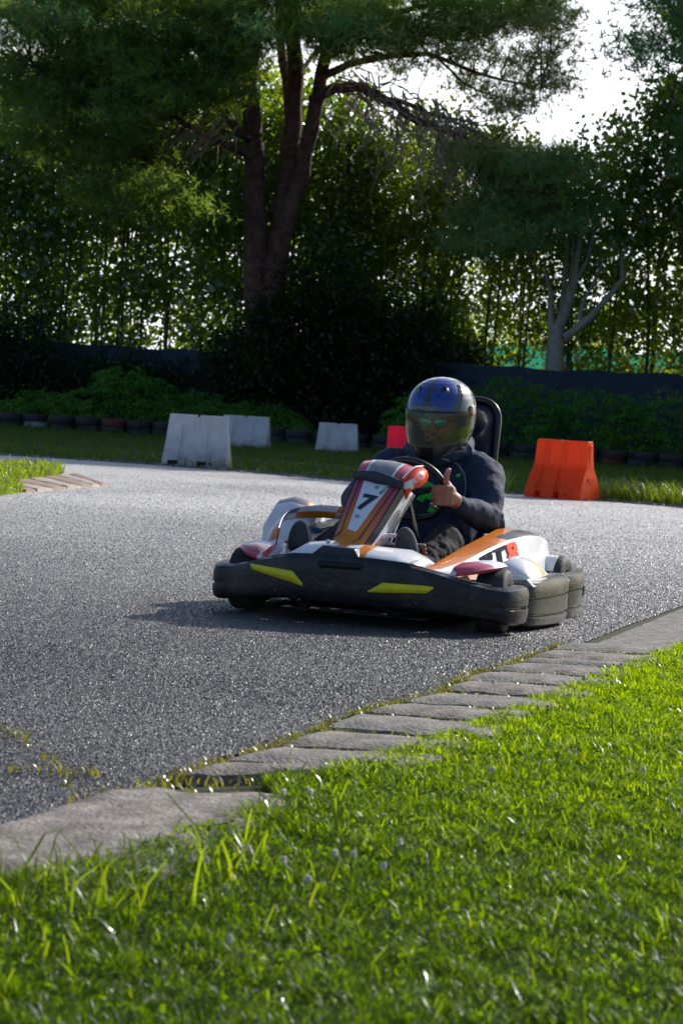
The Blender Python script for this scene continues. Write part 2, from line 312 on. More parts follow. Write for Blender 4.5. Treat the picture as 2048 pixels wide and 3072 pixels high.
# crumbs of gravel along the road's far lip
cr = []
for i in range(1, len(far) - 2):
    a, b = np.array(far[i]), np.array(far[i + 1]); n = int(np.linalg.norm(b - a) * 90)
    for k in range(n):
        q = a + (b - a) * random.random() + np.array([random.gauss(0, .05), random.gauss(0, .16)]); cr.append((q[0], q[1], 0))
C = np.array(cr); V, F = leaves(C + [0, 0, .012], .05, asp=.8); tag(npmesh('roadside_gravel', V, F, mats=[m_gravel]), 'loose pale gravel along the far edge of the track', 'gravel', kind='stuff')
# near verge soil
m_soil = mat('verge_soil', (.030, .045, .012), .95, base2=(.05, .045, .025), scale=9, bump=.8, bscale=50)
KR = [G(*p)[:2] for p in kerbR]
soil = [(30, -6), (-4, -6), (-1.6, 2.2), (-.74, 4.1), (-.62, 4.45), (-.52, 4.85), (-.44, 5.08)] + [tuple(p) for p in KL] + [(1.3, 10.3), (1.85, 12.0), (3.0, 15.6), (5.5, 19.0), (12, 20), (30, 8)]
poly_sheet('verge_ground', soil, -.008, m_soil)

# kerb slabs -------------------------------------------------------
m_conc = mat('kerb_concrete', (.12, .11, .10), .85, base2=(.38, .345, .30), scale=16, bump=.9, bscale=90, contrast=(.3, .75))
m_conc2 = mat('kerb_concrete_warm', (.13, .112, .095), .85, base2=(.38, .335, .285), scale=13, bump=.9, bscale=90, contrast=(.35, .7))
def slab(a, b, c, d, m, label, group, h=.020, nm='kerb_slab', crown=.009, rough=.005, nx=20, ny=9, cat='slab'):
    """a-b near edge, d-c far edge (world xy), slightly domed concrete with worn edges"""
    a, b, c, d = [np.array(q, float)[:2] for q in (a, b, c, d)]; cen = (a + b + c + d) / 4
    vs = []; fs = []; sd_ = random.random() * 100
    for j in range(ny + 1):
        v = j / ny
        for i in range(nx + 1):
            u = i / nx; p = (a * (1 - u) + b * u) * (1 - v) + (d * (1 - u) + c * u) * v
            e = max(abs(2 * u - 1) ** 10, abs(2 * v - 1) ** 6); nz = mnoise.noise(Vector((p[0] * 14, p[1] * 14, sd_)))
            jit = nz * .012 * (1 if (i in (0, nx) or j in (0, ny)) else 0)
            z = h + crown * (1 - (2 * v - 1) ** 2) * .6 - e * crown + nz * rough + (.007 * (1 - v) if nm == 'kerb_slab' else 0)
            vs.append((p[0] - cen[0] + jit, p[1] - cen[1] + jit, z))
    idx = lambda i, j: j * (nx + 1) + i
    for j in range(ny):
        for i in range(nx): fs.append((idx(i, j), idx(i + 1, j), idx(i + 1, j + 1), idx(i, j + 1)))
    rim = [idx(i, 0) for i in range(nx + 1)] + [idx(nx, j) for j in range(1, ny + 1)] + [idx(i, ny) for i in range(nx - 1, -1, -1)] + [idx(0, j) for j in range(ny - 1, 0, -1)]
    n0 = len(vs); vs += [(vs[k][0] * 1.004, vs[k][1] * 1.004, -.012) for k in rim]
    for k in range(len(rim)): fs.append((rim[k], n0 + k, n0 + (k + 1) % len(rim), rim[(k + 1) % len(rim)]))
    mb = MB().add(vs, fs); o = mb.build(nm, m, sharp=50); o.location = (cen[0], cen[1], 0)
    return tag(o, label, cat, group)
ordn = ['nearest', 'second', 'third', 'fourth', 'fifth', 'sixth', 'seventh', 'eighth', 'ninth', 'tenth', 'eleventh', 'farthest']
KLm = KL; KRm = []
for l, r in zip(KL, KR):      # slabs run on a little under the turf
    dirv = r - l; L_ = np.linalg.norm(dirv); KRm.append(l + dirv / L_ * max(.44, L_ * 1.04))
for i in range(12):
    g = .10 if i % 3 else .17
    a, d = KLm[i], KLm[i + 1]; b, c = KRm[i], KRm[i + 1]
    a2 = a + (d - a) * g; b2 = b + (c - b) * g
    slab(a2, b2, c, d, m_conc if i % 2 else m_conc2, 'grey worn concrete kerb slab beside the near grass, %s of the twelve narrow slabs from the camera' % ordn[i], 'narrow concrete slabs of the near kerb')
g4 = [G(*p)[:2] for p in [(-260, 2760), (330, 2660), (830, 2425), (720, 2385), (410, 2378), (200, 2436), (0, 2515), (-300, 2640)]]
slab((-.86, 3.80), (-.30, 4.0), (-.02, 5.12), (-.44, 5.06), m_conc2, 'large weathered concrete slab at the lower left where the kerb begins', None, h=.022, crown=.010, rough=.006, nx=30, ny=30, nm='concrete_slab')
slab((1.0, 9.1), (1.75, 8.4), (4.6, 15.2), (3.0, 15.6), m_conc, 'long grey concrete strip continuing beyond the narrow kerb slabs at the right edge', None, h=.006, crown=.004, rough=.002, nx=20, ny=60, nm='concrete_slab')
# far left kerb: faded red and white slabs
m_red = mat('faded_red_paint', (.40, .20, .15), .8, base2=(.40, .33, .26), scale=18, bump=.3)
m_cream = mat('faded_white_paint', (.55, .49, .40), .8, base2=(.42, .38, .32), scale=18, bump=.3)
Lk = [np.array(G(x, y)[:2]) for x, y in [(-60, 1462), (-10, 1452), (38, 1447), (84, 1441), (128, 1436), (170, 1431), (205, 1427), (235, 1424)]]
Rk = [np.array(G(x, y)[:2]) for x, y in [(75, 1476), (110, 1474), (155, 1470), (200, 1466), (240, 1463), (275, 1460), (300, 1458), (318, 1456)]]
for i in range(7):
    a, b, c, d = Lk[i], Rk[i], Rk[i + 1], Lk[i + 1]; a = a + (d - a) * .08; b = b + (c - b) * .08
    slab(a, b, c, d, m_red if i % 2 == 0 else m_cream, '%s slab of the far left kerb island, number %d from its left end' % ('faded red' if i % 2 == 0 else 'faded cream white', i + 1), 'red and white kerb slabs at the far left', h=.022, crown=.008, nx=10, ny=4)

# grass ------------------------------------------------------------
edge = [G(*p)[:2] for p in [(-400, 2850), (0, 2665), (250, 2625), (480, 2560), (640, 2500), (790, 2440), (860, 2400), (780, 2352), (990, 2338), (1080, 2310), (1180, 2278), (1270, 2246), (1390, 2210), (1440, 2184), (1530, 2150), (1600, 2122), (1700, 2085), (1770, 2052), (1850, 2022), (1920, 1996), (1990, 1968), (2100, 1930)]]
edge = [tuple(e) for e in edge] + [(1.95, 8.9), (2.9, 11.0), (4.9, 15.2)]
verge = edge + [(6, 15), (4.2, 9), (3.2, 5), (2.6, 1.6), (-1.6, 1.6)]
visible_part = edge + [(2.9, 14), (1.75, 8.5), (1.1, 5.0), (.75, 2.4), (-.75, 2.4)]
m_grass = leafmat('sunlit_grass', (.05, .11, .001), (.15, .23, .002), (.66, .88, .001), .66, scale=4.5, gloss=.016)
m_grass2 = leafmat('tall_grass', (.05, .10, .005), (.10, .14, .01), (.42, .56, .01), .55, scale=3., gloss=.03)
m_gloss = leafmat('glinting_grass', (.06, .11, .01), (.12, .16, .03), (.4, .5, .02), .4, scale=3., gloss=.35)
m_cloverleaf = leafmat('clover_leaf', (.022, .060, .002), (.06, .11, .003), (.28, .46, .002), .5, scale=6., gloss=.015)
def grass(name, q, h, wd, lean, m, label, z=0., hn=.35):
    n = len(q); B = np.c_[q, np.full(n, z)]; cl = vnoise(q, 9.) * .5 + vnoise(q, 27., 2.) * .5
    hh = h * (1 + hn * cl) * (.55 + .7 * RNG.random(n)); ww = wd * (.7 + .6 * RNG.random(n))
    V, F4, F3 = blades(B, hh, ww, np.full(n, lean)); o = npmesh(name, V, F4, F3, [m]); return tag(o, label, 'grass', kind='stuff')
q = scatter(visible_part, 46000); q = q[(vnoise(q, 22, 1.) + vnoise(q, 7, 3.) * .6 + RNG.random(len(q)) * 1.5) > -.15]
# thin the turf out right at the kerb
m_grassd = leafmat('shaded_near_grass', (.014, .044, .001), (.042, .086, .002), (.24, .40, .001), .58, scale=4.5, gloss=.03)  # darker grass copy; shading towards the camera is put into its colour
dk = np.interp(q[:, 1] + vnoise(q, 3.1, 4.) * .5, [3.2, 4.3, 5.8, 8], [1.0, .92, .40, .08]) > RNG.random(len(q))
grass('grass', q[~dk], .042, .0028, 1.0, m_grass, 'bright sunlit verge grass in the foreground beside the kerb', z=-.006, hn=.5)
grass('grass', q[dk], .044, .0028, 1.0, m_grassd, 'verge grass nearest the camera, shading painted in as deeper green', z=-.006, hn=.6)
qg = scatter(visible_part, 240); grass('grass', qg, .055, .0035, 1.2, m_gloss, 'scattered glinting blades in the near verge grass', z=-.006)
qd = scatter(visible_part, 1100); m_straw = leafmat('dry_blade', (.22, .17, .07), (.30, .22, .10), (.4, .32, .12), .35, scale=8.); grass('dry_grass', qd, .035, .003, 1.6, m_straw, 'dry straw coloured blades low in the near verge grass', z=-.006)
qc = scatter(visible_part, 5000); qc = qc[vnoise(qc, 9, 5.) + vnoise(qc, 23, 2.) * .5 > .15]; V, F = leaves(np.c_[qc, .012 + .026 * RNG.random(len(qc))], .013, up=2.5, asp=.9); tag(npmesh('clover_leaves', V, F, mats=[m_cloverleaf]), 'patches of small dark green clover leaves among the near grass', 'clover', kind='stuff')
q2 = scatter(verge, 3000); q2 = q2[~inpoly(q2, visible_part)]
grass('grass', q2, .06, .007, .9, m_grass, 'verge grass running on to either side of the frame', z=-.006)
q3 = scatter(visible_part, 170); grass('long_grass', q3, .085, .004, .9, m_grass2, 'longer loose blades standing out of the near verge grass', z=-.006)
q3b = scatter([(-.62, 4.0), (-.3, 4.12), (-.12, 4.55), (-.1, 4.2), (-.2, 3.8), (-.55, 3.6)], 420); grass('long_grass', q3b, .13, .0055, 1.0, m_grass2, 'tufts of longer grass leaning over the large concrete slab', z=-.004)
# moss and weeds in the joint between asphalt and kerb
js = []
for i in range(len(KL) - 1):
    for k in range(int(np.linalg.norm(KL[i + 1] - KL[i]) * 900)):
        t = random.random(); p = KL[i] * (1 - t) + KL[i + 1] * t
        if mnoise.noise(Vector((p[0] * 7, p[1] * 7, 3))) > -.15: js.append(p + np.array([random.gauss(-.012, .014), random.gauss(.012, .014)]))
for a, b in [((-20, 2185), (80, 2225)), ((70, 2222), (180, 2300)), ((20, 2312), (200, 2322)), ((200, 2322), (330, 2335)), ((160, 2300), (260, 2420)), ((200, 2420), (420, 2375)), ((400, 2372), (600, 2378)), ((560, 2385), (820, 2420)), ((300, 2400), (520, 2355)), ((420, 2362), (700, 2355)), ((620, 2360), (990, 2342))]:
    A, B_ = G(*a)[:2], G(*b)[:2]
    for k in range(22): js.append(A + (B_ - A) * random.random() + np.array([random.gauss(0, .010), random.gauss(0, .022)]))
for i in range(1, 12):
    for k in range(200):
        t = random.random() ** 1.6; js.append(KL[i] * t + KRm[i] * (1 - t) + np.array([0, random.gauss(-.004, .008)]))
m_weed = leafmat('joint_weeds', (.13, .16, .02), (.24, .16, .04), (.45, .42, .03), .4, scale=5.)
js = np.array(js); V, F4, F3 = blades(np.c_[js, np.full(len(js), 0)], .026 * (.4 + RNG.random(len(js))), np.full(len(js), .006), np.full(len(js), 1.3)); tag(npmesh('weeds', V, F4, F3, [m_weed]), 'moss and small weeds in the joints along the kerb', 'weeds', kind='stuff')
m_dead = mat('dead_leaf', (.16, .08, .03), .8, base2=(.08, .04, .02), scale=30)
dl = np.array([KL[i % 12] * (1 - t) + KL[i % 12 + 1] * t + np.array([random.gauss(-.02, .02), random.gauss(.01, .02)]) for i in range(220) for t in [random.random()]])
V, F = leaves(np.c_[dl, np.full(len(dl), .006)], .02, asp=.6); tag(npmesh('dead_leaves', V, F, mats=[m_dead]), 'brown crumbs of dead leaf along the kerb joint', 'leaf litter', kind='stuff')
# clover flowers
m_clov = leafmat('clover_petal', (.85, .84, .78), (.9, .9, .86), (.95, .93, .85), .5, scale=90., gloss=.03); m_stem = mat('clover_stem', (.12, .2, .03), .7)
fl = [(795, 2395), (850, 2380), (930, 2378), (745, 2545), (850, 2583), (1005, 2562), (1060, 2566), (620, 2582), (575, 2577), (510, 2560), (1480, 2048), (1475, 2310), (1835, 2048), (1930, 2310), (1200, 2530), (1150, 2600), (925, 2640), (690, 2820)]
proto = None
for i, (x, y) in enumerate(fl):
    p = G(x, y, .060)
    if proto is None:
        hd = MB(); rr = random.Random(3)
        for k in range(46):
            z = rr.uniform(-.5, 1); a = rr.random() * 6.28; s = math.sqrt(max(0, 1 - z * z)); d = np.array([s * math.cos(a), s * math.sin(a), z])
            hd.tube([d * .003, d * .0095], [.0012, .0022], n=5, round_=False)
        proto = hd.build('clover_flower', m_clov, smooth=False); tag(proto, 'small round white clover flower standing in the near verge grass', 'flower', 'white clover flowers in the verge')
        MB().tube([(0, 0, -.062), (.004, 0, -.03), (0, 0, 0)], .0012, n=5).build('stem', m_stem, proto)
        o = proto
    else: o = copy_tree(proto)
    o.location = p; s = random.uniform(.45, .8); o.scale = (s, s, 1); o.rotation_euler = (random.gauss(0, .2), random.gauss(0, .2), random.random() * 6)
# a dry stalk and wispy seed grasses
m_stalk = mat('dry_stalk', (.35, .13, .05), .8)
p = G(1836, 2260); o = MB().tube([(0, 0, 0), (-.004, 0, .06), (-.01, 0, .12)], [.0022, .002, .0012], n=6).build('dry_stalk', m_stalk); o.location = (p[0], p[1], 0); tag(o, 'thin reddish dry stalk upright in the verge grass at right', 'stalk')
# far grass -------------------------------------------------------
m_gfar = leafmat('far_grass', (.018, .050, .010), (.035, .075, .014), (.20, .34, .01), .45, scale=.8, gloss=.05)
reg = [(-9, 32.4), (-5.9, 31.75), (-3.6, 31.75), (-2.4, 31.45), (-1.4, 30.7), (.45, 29.0), (2.1, 28.15), (3.95, 26.8), (6, 25), (9, 24), (9, 57), (-10, 58)]
q = scatter(reg, 190); pathp = [(-9, 37.4), (-4, 37.1), (-1, 35.9), (1, 34.1), (3.5, 31.9), (9, 29.8), (9, 31.3), (3.5, 33.3), (1.2, 35.7), (-1, 38.3), (-4, 38.7), (-9, 38.7)]
q = q[~inpoly(q, pathp)]; q = q[(vnoise(q, 1.1) + RNG.random(len(q)) * 1.6) > .1]
grass('grass', q, .12, .014, .8, m_gfar, 'rough infield grass between the track and the tyre wall', z=-.006, hn=.6)
m_gsun = leafmat('sunny_far_grass', (.05, .095, .006), (.11, .15, .01), (.46, .60, .01), .55, scale=2.)
edge_r = [(2.7, 27.9), (3.95, 26.85), (6, 25.1), (8, 24.2), (8, 27), (5, 28.4), (3.2, 28.6)]
q = scatter(edge_r, 900); grass('grass', q, .25, .014, .8, m_gsun, 'sunlit tufted grass beside the orange barrier', z=-.006)
q = scatter([(1.35, 28.55), (2.0, 28.25), (2.05, 29.3), (1.4, 29.6)], 900); grass('grass', q, .27, .014, .8, m_gsun, 'small sunlit grass tuft between the driver and the orange barrier', z=-.006)
isl = [tuple(G(x, y)[:2]) for x, y in [(-120, 1468), (40, 1458), (70, 1476), (-100, 1500)]]
q = scatter(isl, 4000); grass('grass', q, .10, .012, .8, m_gsun, 'bright grass in front of the faded kerb at the far left', z=-.006)
isl2 = [tuple(G(x, y)[:2]) for x, y in [(-150, 1465), (-15, 1452), (80, 1440), (160, 1430), (195, 1418), (120, 1408), (0, 1405), (-150, 1402)]]
q = scatter(isl2, 1500); grass('grass', q, .13, .013, .8, m_gsun, 'bright sunlit tuft of grass on the far left kerb island', z=-.006)
poly_sheet('island_ground', isl2, .002, m_soil)
# ================================================================== BACKGROUND
# dark windbreak wall ----------------------------------------------
m_wall = mat('windbreak_fabric', (.020, .032, .065), .8, base2=(.034, .05, .09), scale=3, bump=.3, bscale=30)
m_post = mat('wall_post', (.03, .03, .035), .7)
WX = lambda x: 60.5 - .33 * (x + 10) * 1.0 * .9
wl = empty('windbreak_wall', (0, WX(0), 0), label='long low navy black windbreak wall behind the juniper bushes', cat='wall')
mb = MB(); n = 60; top = []
for i in range(n + 1):
    x = -13 + 27 * i / n; y = WX(x) - WX(0); top.append((x, y, 2.18 + .03 * math.sin(i * 1.7) + .02 * math.sin(i * .6)))
fr = [[(x, y, 0), (x, y, z * .5), (x, y, z), (x, y + .05, z), (x, y + .05, 0)] for x, y, z in top]
mb.loft(fr).build('panel', m_wall, wl, smooth=False)
for i in range(0, n + 1, 5):
    x, y, z = top[i]; MB().tube([(x, y + .09, 0), (x, y + .09, z - .03)], .035, n=8).build('post', m_post, wl)
# green netting behind the hedge
def netting():
    m = bpy.data.materials.new('green_netting'); m.use_nodes = True; N = m.node_tree; L = N.links; N.nodes.remove(N.nodes['Principled BSDF'])
    d = N.nodes.new('ShaderNodeBsdfDiffuse'); d.inputs[0].default_value = (.02, .13, .09, 1); t = N.nodes.new('ShaderNodeBsdfTranslucent'); t.inputs[0].default_value = (.04, .30, .19, 1)
    x = N.nodes.new('ShaderNodeMixShader'); x.inputs[0].default_value = .6; L.new(d.outputs[0], x.inputs[1]); L.new(t.outputs[0], x.inputs[2]); L.new(x.outputs[0], N.nodes['Material Output'].inputs[0]); return m
nf = empty('netting_fence', (0, 66, 0), label='translucent green netting fence glimpsed between the hedge trunks', cat='fence')
mb = MB(); mb.loft([[(x, .15 * math.sin(x * 2.1) - .12 * x, 0), (x, .1 * math.sin(x * 2.7) - .12 * x, 1.5), (x, .15 * math.sin(x * 2.1) - .12 * x, (3.0 if x > .5 else 2.55) + .08 * math.sin(x * 3))] for x in np.arange(1.0, 14, .5)], closed=False, caps=False)
mb.build('netting', netting(), nf)
for x in range(1, 14, 3): MB().tube([(x, .22 - .12 * x, 0), (x, .22 - .12 * x, 3.4)], .03, n=6).build('post', m_post, nf)

# tyres ------------------------------------------------------------
def tyre_mesh(name, R=.30, wdt=.19, tread=True):
    prof = [(.60, .0), (.60, .25), (.70, .52), (.88, .78), (.97, .92), (1.0, .80), (1.0, -.80), (.97, -.92), (.88, -.78), (.70, -.52), (.60, -.25)]
    mb = MB(); n = 40; rings = []
    for k in range(n):
        a = 2 * math.pi * k / n; t = 1 + (.008 if k % 2 else -.008)
        rings.append([np.array([R * r * (t if r > .95 else 1) * math.cos(a), R * r * (t if r > .95 else 1) * math.sin(a), wdt / 2 * z]) for r, z in prof])
    rings.append(rings[0]); mb.loft(rings, caps=False); return mb
m_tyre = mat('old_tyre_black', (.018, .019, .022), .75, base2=(.05, .05, .052), scale=4, bump=.3)
m_tyr_r = mat('old_tyre_red', (.22, .03, .03), .7, base2=(.07, .03, .03), scale=5)
m_tyr_w = mat('old_tyre_white', (.30, .31, .33), .7, base2=(.12, .12, .13), scale=6)
TY = {}
for nm, m_ in (('black', m_tyre), ('red', m_tyr_r), ('white', m_tyr_w)):
    me = tyre_mesh('t').mesh('tyre_' + nm); me.materials.append(m_); TY[nm] = me
lab = {'black': 'weathered black tyre in the low two-high tyre wall before the bushes', 'red': 'faded red painted tyre in the low tyre wall before the bushes', 'white': 'faded white painted tyre in the low tyre wall at the left'}
xs = np.arange(-9.3, 9.6, .635)
for i, x in enumerate(xs):
    yy = 56.2 - .30 * (x + 9)
    for lv in range(2):
        c = 'black'
        if i in (3,) and lv == 0: c = 'white'
        if (i in (6, 27) and lv == 1) or (i == 24 and lv == 0): c = 'red'
        o = bpy.data.objects.new('tyre', TY[c]); COL.objects.link(o)
        o.location = (x + random.gauss(0, .03), yy + random.gauss(0, .06), .095 + lv * .19); o.rotation_euler = (random.gauss(0, .02), random.gauss(0, .02), random.random() * 6)
        tag(o, lab[c], 'tyre', 'stacked tyres of the tyre wall')

# barriers ---------------------------------------------------------
def barrier(loc, rz, mats, label, Lb=.88, Lt=.80, H=.69, D=.22, orange=False, notch=True):
    """water-filled barrier: tapered cross-section, recessed channels, feet with fork slots"""
    root = empty('plastic_barrier', loc, (0, 0, rz), label=label, cat='barrier')
    if orange: prof = [(0, 1.0), (.06, 1.0), (.13, .97), (.40, .66), (.52, .40), (.56, .34), (.80, .30), (.97, .29), (1.0, .25)]
    else: prof = [(0, 1.0), (.05, 1.0), (.14, .98), (.30, .72), (.48, .52), (.72, .40), (.90, .33), (.98, .32), (1.0, .28)]
    cuts = [(-1, -.82, 0, 0), (-.82, -.50, 1, 0), (-.50, -.36, 0, 2), (-.36, -.07, 0, 0), (-.07, .07, 3, 1), (.07, .36, 1, 0), (.36, .50, 0, 2), (.50, .82, 0, 0), (.82, 1, 0, 0)]
    if orange: cuts = [(-1, -.64, 0, 0), (-.64, -.44, 1, 2), (-.44, .02, 0, 0), (.02, .22, 1, 2), (.22, .70, 0, 0), (.70, 1, 0, 0)]
    mb = MB(); zz = sorted(set([0, .035, .10, .16, .22, .3, .4, .5, .56, .62, .7, .8, .9, .955, .985, 1.0]))
    def hd(z): return np.interp(z, [p for p, _ in prof], [q for _, q in prof]) * D
    for (u0, u1, ft, kind_) in cuts:
        z0 = .105 if ft in (1, 3) and not (ft == 3) else 0
        z1 = .955 if ft == 3 and notch else 1.0
        z_ = [z for z in zz if z >= z0 - 1e-6 and z <= z1 + 1e-6]
        if z_[0] > z0 + 1e-3: z_ = [z0] + z_
        rings = []
        for u in (u0 - .0008, u1 + .0008):
            fr_ = []; bk = []
            for z in z_:
                w_ = Lb + (Lt - Lb) * min(1, z * 1.0); d = hd(z)
                if kind_ == 2 and .14 < z < (.56 if orange else .80): d -= .022 if orange else .016
                fr_.append((u * w_ / 2, -d, z * H)); bk.append((u * w_ / 2, d, z * H))
            rings.append(fr_ + bk[::-1])
        mb.loft(rings)
    body = mb.build('body', mats[0], root, sharp=35, bev=.006)
    # fork slots: dark hollows behind the feet openings
    for (u0, u1, ft, kind_) in cuts:
        if ft == 1: MB().box(((u0 + u1) / 2 * Lb / 2, 0, .034), ((u1 - u0) * Lb / 2 * .99, D * 1.3, .066)).build('fork_slot', mats[1], root)
    dr = MB().tube([(.24 * Lb, -D * .995, .055), (.24 * Lb, -D * 1.03, .055)], .020, n=14); dr.build('drain_plug', mats[1], root)
    if orange:
        for s in (1,):
            x_ = lambda z: (Lb + (Lt - Lb) * z) / 2
            MB().box((x_(.8) + .004, 0, .50), (.016, .05, .28)).build('end_tongue', mats[2], root, bev=.004)
            MB().box((x_(.35) + .002, 0, .235), (.02, .13, .03)).build('end_slot', mats[1], root)
        MB().tube([(0, -D * .30, .64), (0, -D * .36, .64)], .03, n=14).build('filler_cap', mats[2], root)
    return root
m_bw = mat('barrier_white_plastic', (.72, .73, .75), .5, base2=(.52, .51, .49), scale=4, bump=.1, contrast=(.4, .8))
m_bwd = mat('barrier_dirt', (.10, .07, .05), .9, base2=(.05, .04, .035), scale=12)
m_bo = mat('barrier_orange_plastic', (.92, .13, .008), .45, base2=(.80, .10, .012), scale=3)
m_bod = mat('barrier_orange_recess', (.55, .02, .005), .5)
m_bo2 = mat('barrier_orange_light', (.95, .16, .01), .4)
m_bp = mat('barrier_red_plastic', (.85, .015, .10), .45, base2=(.75, .02, .10), scale=3)
for m_, c_ in ((m_bo, (1., .16, .005)), (m_bo2, (1., .22, .01)), (m_bp, (1., .01, .08))):
    N = m_.node_tree; t = N.nodes.new('ShaderNodeBsdfTranslucent'); t.inputs[0].default_value = (*c_, 1); x = N.nodes.new('ShaderNodeMixShader'); x.inputs[0].default_value = .45
    b_ = N.nodes['Principled BSDF']; N.links.new(b_.outputs[0], x.inputs[1]); N.links.new(t.outputs[0], x.inputs[2]); N.links.new(x.outputs[0], N.nodes['Material Output'].inputs[0])
N = m_bw.node_tree; b_ = N.nodes['Principled BSDF']; src = b_.inputs['Base Color'].links[0].from_socket
t_ = N.nodes.new('ShaderNodeTexCoord'); s_ = N.nodes.new('ShaderNodeSeparateXYZ'); N.links.new(t_.outputs['Object'], s_.inputs[0]); n_ = N.nodes.new('ShaderNodeTexNoise'); n_.inputs['Scale'].default_value = 7; n_.inputs['Detail'].default_value = 6; N.links.new(t_.outputs['Object'], n_.inputs['Vector'])
m1 = N.nodes.new('ShaderNodeMapRange'); m1.inputs[1].default_value = .02; m1.inputs[2].default_value = .42; m1.inputs[3].default_value = 1.1; m1.inputs[4].default_value = .12; N.links.new(s_.outputs[2], m1.inputs[0])
mm_ = N.nodes.new('ShaderNodeMath'); mm_.operation = 'MULTIPLY'; mm_.use_clamp = True; N.links.new(m1.outputs[0], mm_.inputs[0]); N.links.new(n_.outputs[0], mm_.inputs[1])
mx_ = N.nodes.new('ShaderNodeMix'); mx_.data_type = 'RGBA'; mx_.inputs[7].default_value = (.20, .15, .11, 1); N.links.new(mm_.outputs[0], mx_.inputs[0]); N.links.new(src, mx_.inputs[6]); N.links.new(mx_.outputs[2], b_.inputs['Base Color'])
def bloc(x, y): p = G(x, y); return (p[0], p[1], 0)
barrier(bloc(590, 1400), rad(-6), [m_bw, m_bwd], 'grimy white plastic barrier standing nearest, at the edge of the track', Lb=.90, Lt=.78, H=.70)
barrier(bloc(735, 1347), rad(-14), [m_bw, m_bwd], 'white plastic barrier partly hidden behind the nearest grimy white one', Lb=.96, Lt=.92, H=.66)
barrier(bloc(1010, 1362), rad(-8), [m_bw, m_bwd], 'small white plastic barrier standing alone left of the driver', Lb=.84, Lt=.76, H=.62)
barrier((2.56, 27.3, 0), rad(-33), [m_bo, m_bod, m_bo2], 'bright orange plastic barrier on the grass right of the driver', Lb=.74, Lt=.66, H=.68, D=.25, orange=True)
barrier((.92, 28.75, 0), rad(5), [m_bp, m_bod, m_bp], 'pinkish red plastic barrier half hidden behind the driver', Lb=.84, Lt=.80, H=.72, orange=True, D=.24)

# vegetation -------------------------------------------------------
m_bark = mat('pine_bark', (.060, .030, .026), .95, base2=(.19, .105, .085), scale=5, bump=1., bscale=14)
m_barkg = mat('grey_bark', (.32, .31, .29), .9, base2=(.50, .47, .43), scale=6, bump=.7, bscale=20)
m_barkd = mat('thin_trunk_bark', (.05, .042, .035), .9, base2=(.14, .12, .10), scale=8, bump=.4)
m_hedge = leafmat('hedge_leaf', (.026, .065, .022), (.06, .11, .02), (.34, .52, .014), .48, scale=.9)
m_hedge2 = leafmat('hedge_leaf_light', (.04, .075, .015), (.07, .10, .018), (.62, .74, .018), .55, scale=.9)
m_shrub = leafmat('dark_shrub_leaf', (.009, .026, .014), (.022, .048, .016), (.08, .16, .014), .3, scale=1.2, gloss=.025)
m_junip = leafmat('juniper_leaf', (.055, .21, .04), (.16, .40, .06), (.24, .52, .03), .3, scale=1.4, gloss=.03)
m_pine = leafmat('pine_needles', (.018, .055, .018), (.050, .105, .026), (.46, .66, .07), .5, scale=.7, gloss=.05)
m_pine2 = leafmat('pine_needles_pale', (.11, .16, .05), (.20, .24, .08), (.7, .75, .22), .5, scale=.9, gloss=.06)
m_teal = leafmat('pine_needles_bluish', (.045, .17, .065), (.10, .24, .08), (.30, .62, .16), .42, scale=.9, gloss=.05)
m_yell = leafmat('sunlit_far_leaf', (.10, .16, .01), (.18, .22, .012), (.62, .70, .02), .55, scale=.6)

def wander(a, b, n=8, amp=.1, sag=0.):
    a = np.array(a, float); b = np.array(b, float); L_ = np.linalg.norm(b - a); pts = []
    o = RNG.random(3) * 10
    for i in range(n + 1):
        t = i / n; q = a * (1 - t) + b * t; e = math.sin(math.pi * t)
        j = np.array([mnoise.noise(Vector((o[0] + t * 3, k * 7.1, o[1]))) for k in range(3)]) * amp * L_ * min(1, t * 3)
        q = q + j; q[2] -= sag * L_ * e; pts.append(q)
    return pts
# slim hedge trees
def hedge_variant(k, H, light):
    root_m = MB(); rr = random.Random(k); nst = rr.choice([1, 2, 2])
    stems = []
    for s in range(nst):
        x0 = rr.gauss(0, .10); y0 = rr.gauss(0, .08); lean = rr.gauss(0, .035)
        pts = [(x0 + lean * z + .07 * math.sin(z * .9 + k + s), y0 + .05 * math.sin(z * .7 + s), z) for z in np.linspace(-.1, H * .93, 14)]
        stems.append(pts); root_m.tube(pts, [rr.uniform(.035, .06) * (1 - .75 * i / 13) for i in range(14)], n=7)
        for b in range(9):
            i = rr.randrange(3, 12); a = rr.random() * 6.28; r = rr.uniform(.4, .9); q = np.array(pts[i]); root_m.tube([q, q + np.array([math.cos(a) * r * .5, math.sin(a) * r * .5, .35]), q + np.array([math.cos(a) * r, math.sin(a) * r, .8])], [.014, .010, .004], n=5)
    cs = []
    for z in np.arange(.9, H, .095):
        dens = np.interp(z / H, [0, .15, .3, .5, .7, .95, 1], [.45, .55, .6, .75, 1.15, 1.0, .4]); rc = np.interp(z / H, [0, .3, .7, 1], [.55, .65, .8, .22])
        if rr.random() < dens:
            for _ in range(2 if rr.random() < dens * .6 else 1):
                a = rr.random() * 6.28; r = rc * math.sqrt(rr.random()); cs.append((r * math.cos(a), r * math.sin(a), z + rr.gauss(0, .16), rr.choice([.10, .14, .2, .3, .36])))
    out = []
    for c in cs:
        n_ = int(25 * (c[3] / .2) ** 1.5); out.append(np.array(c[:3]) + RNG.normal(size=(n_, 3)) * c[3] * np.array([1, 1, .75]))
    C = np.concatenate(out); V, F = leaves(C, .155, up=.3, asp=.62)
    return root_m.mesh('hedge_trunk'), V, F
HV = []
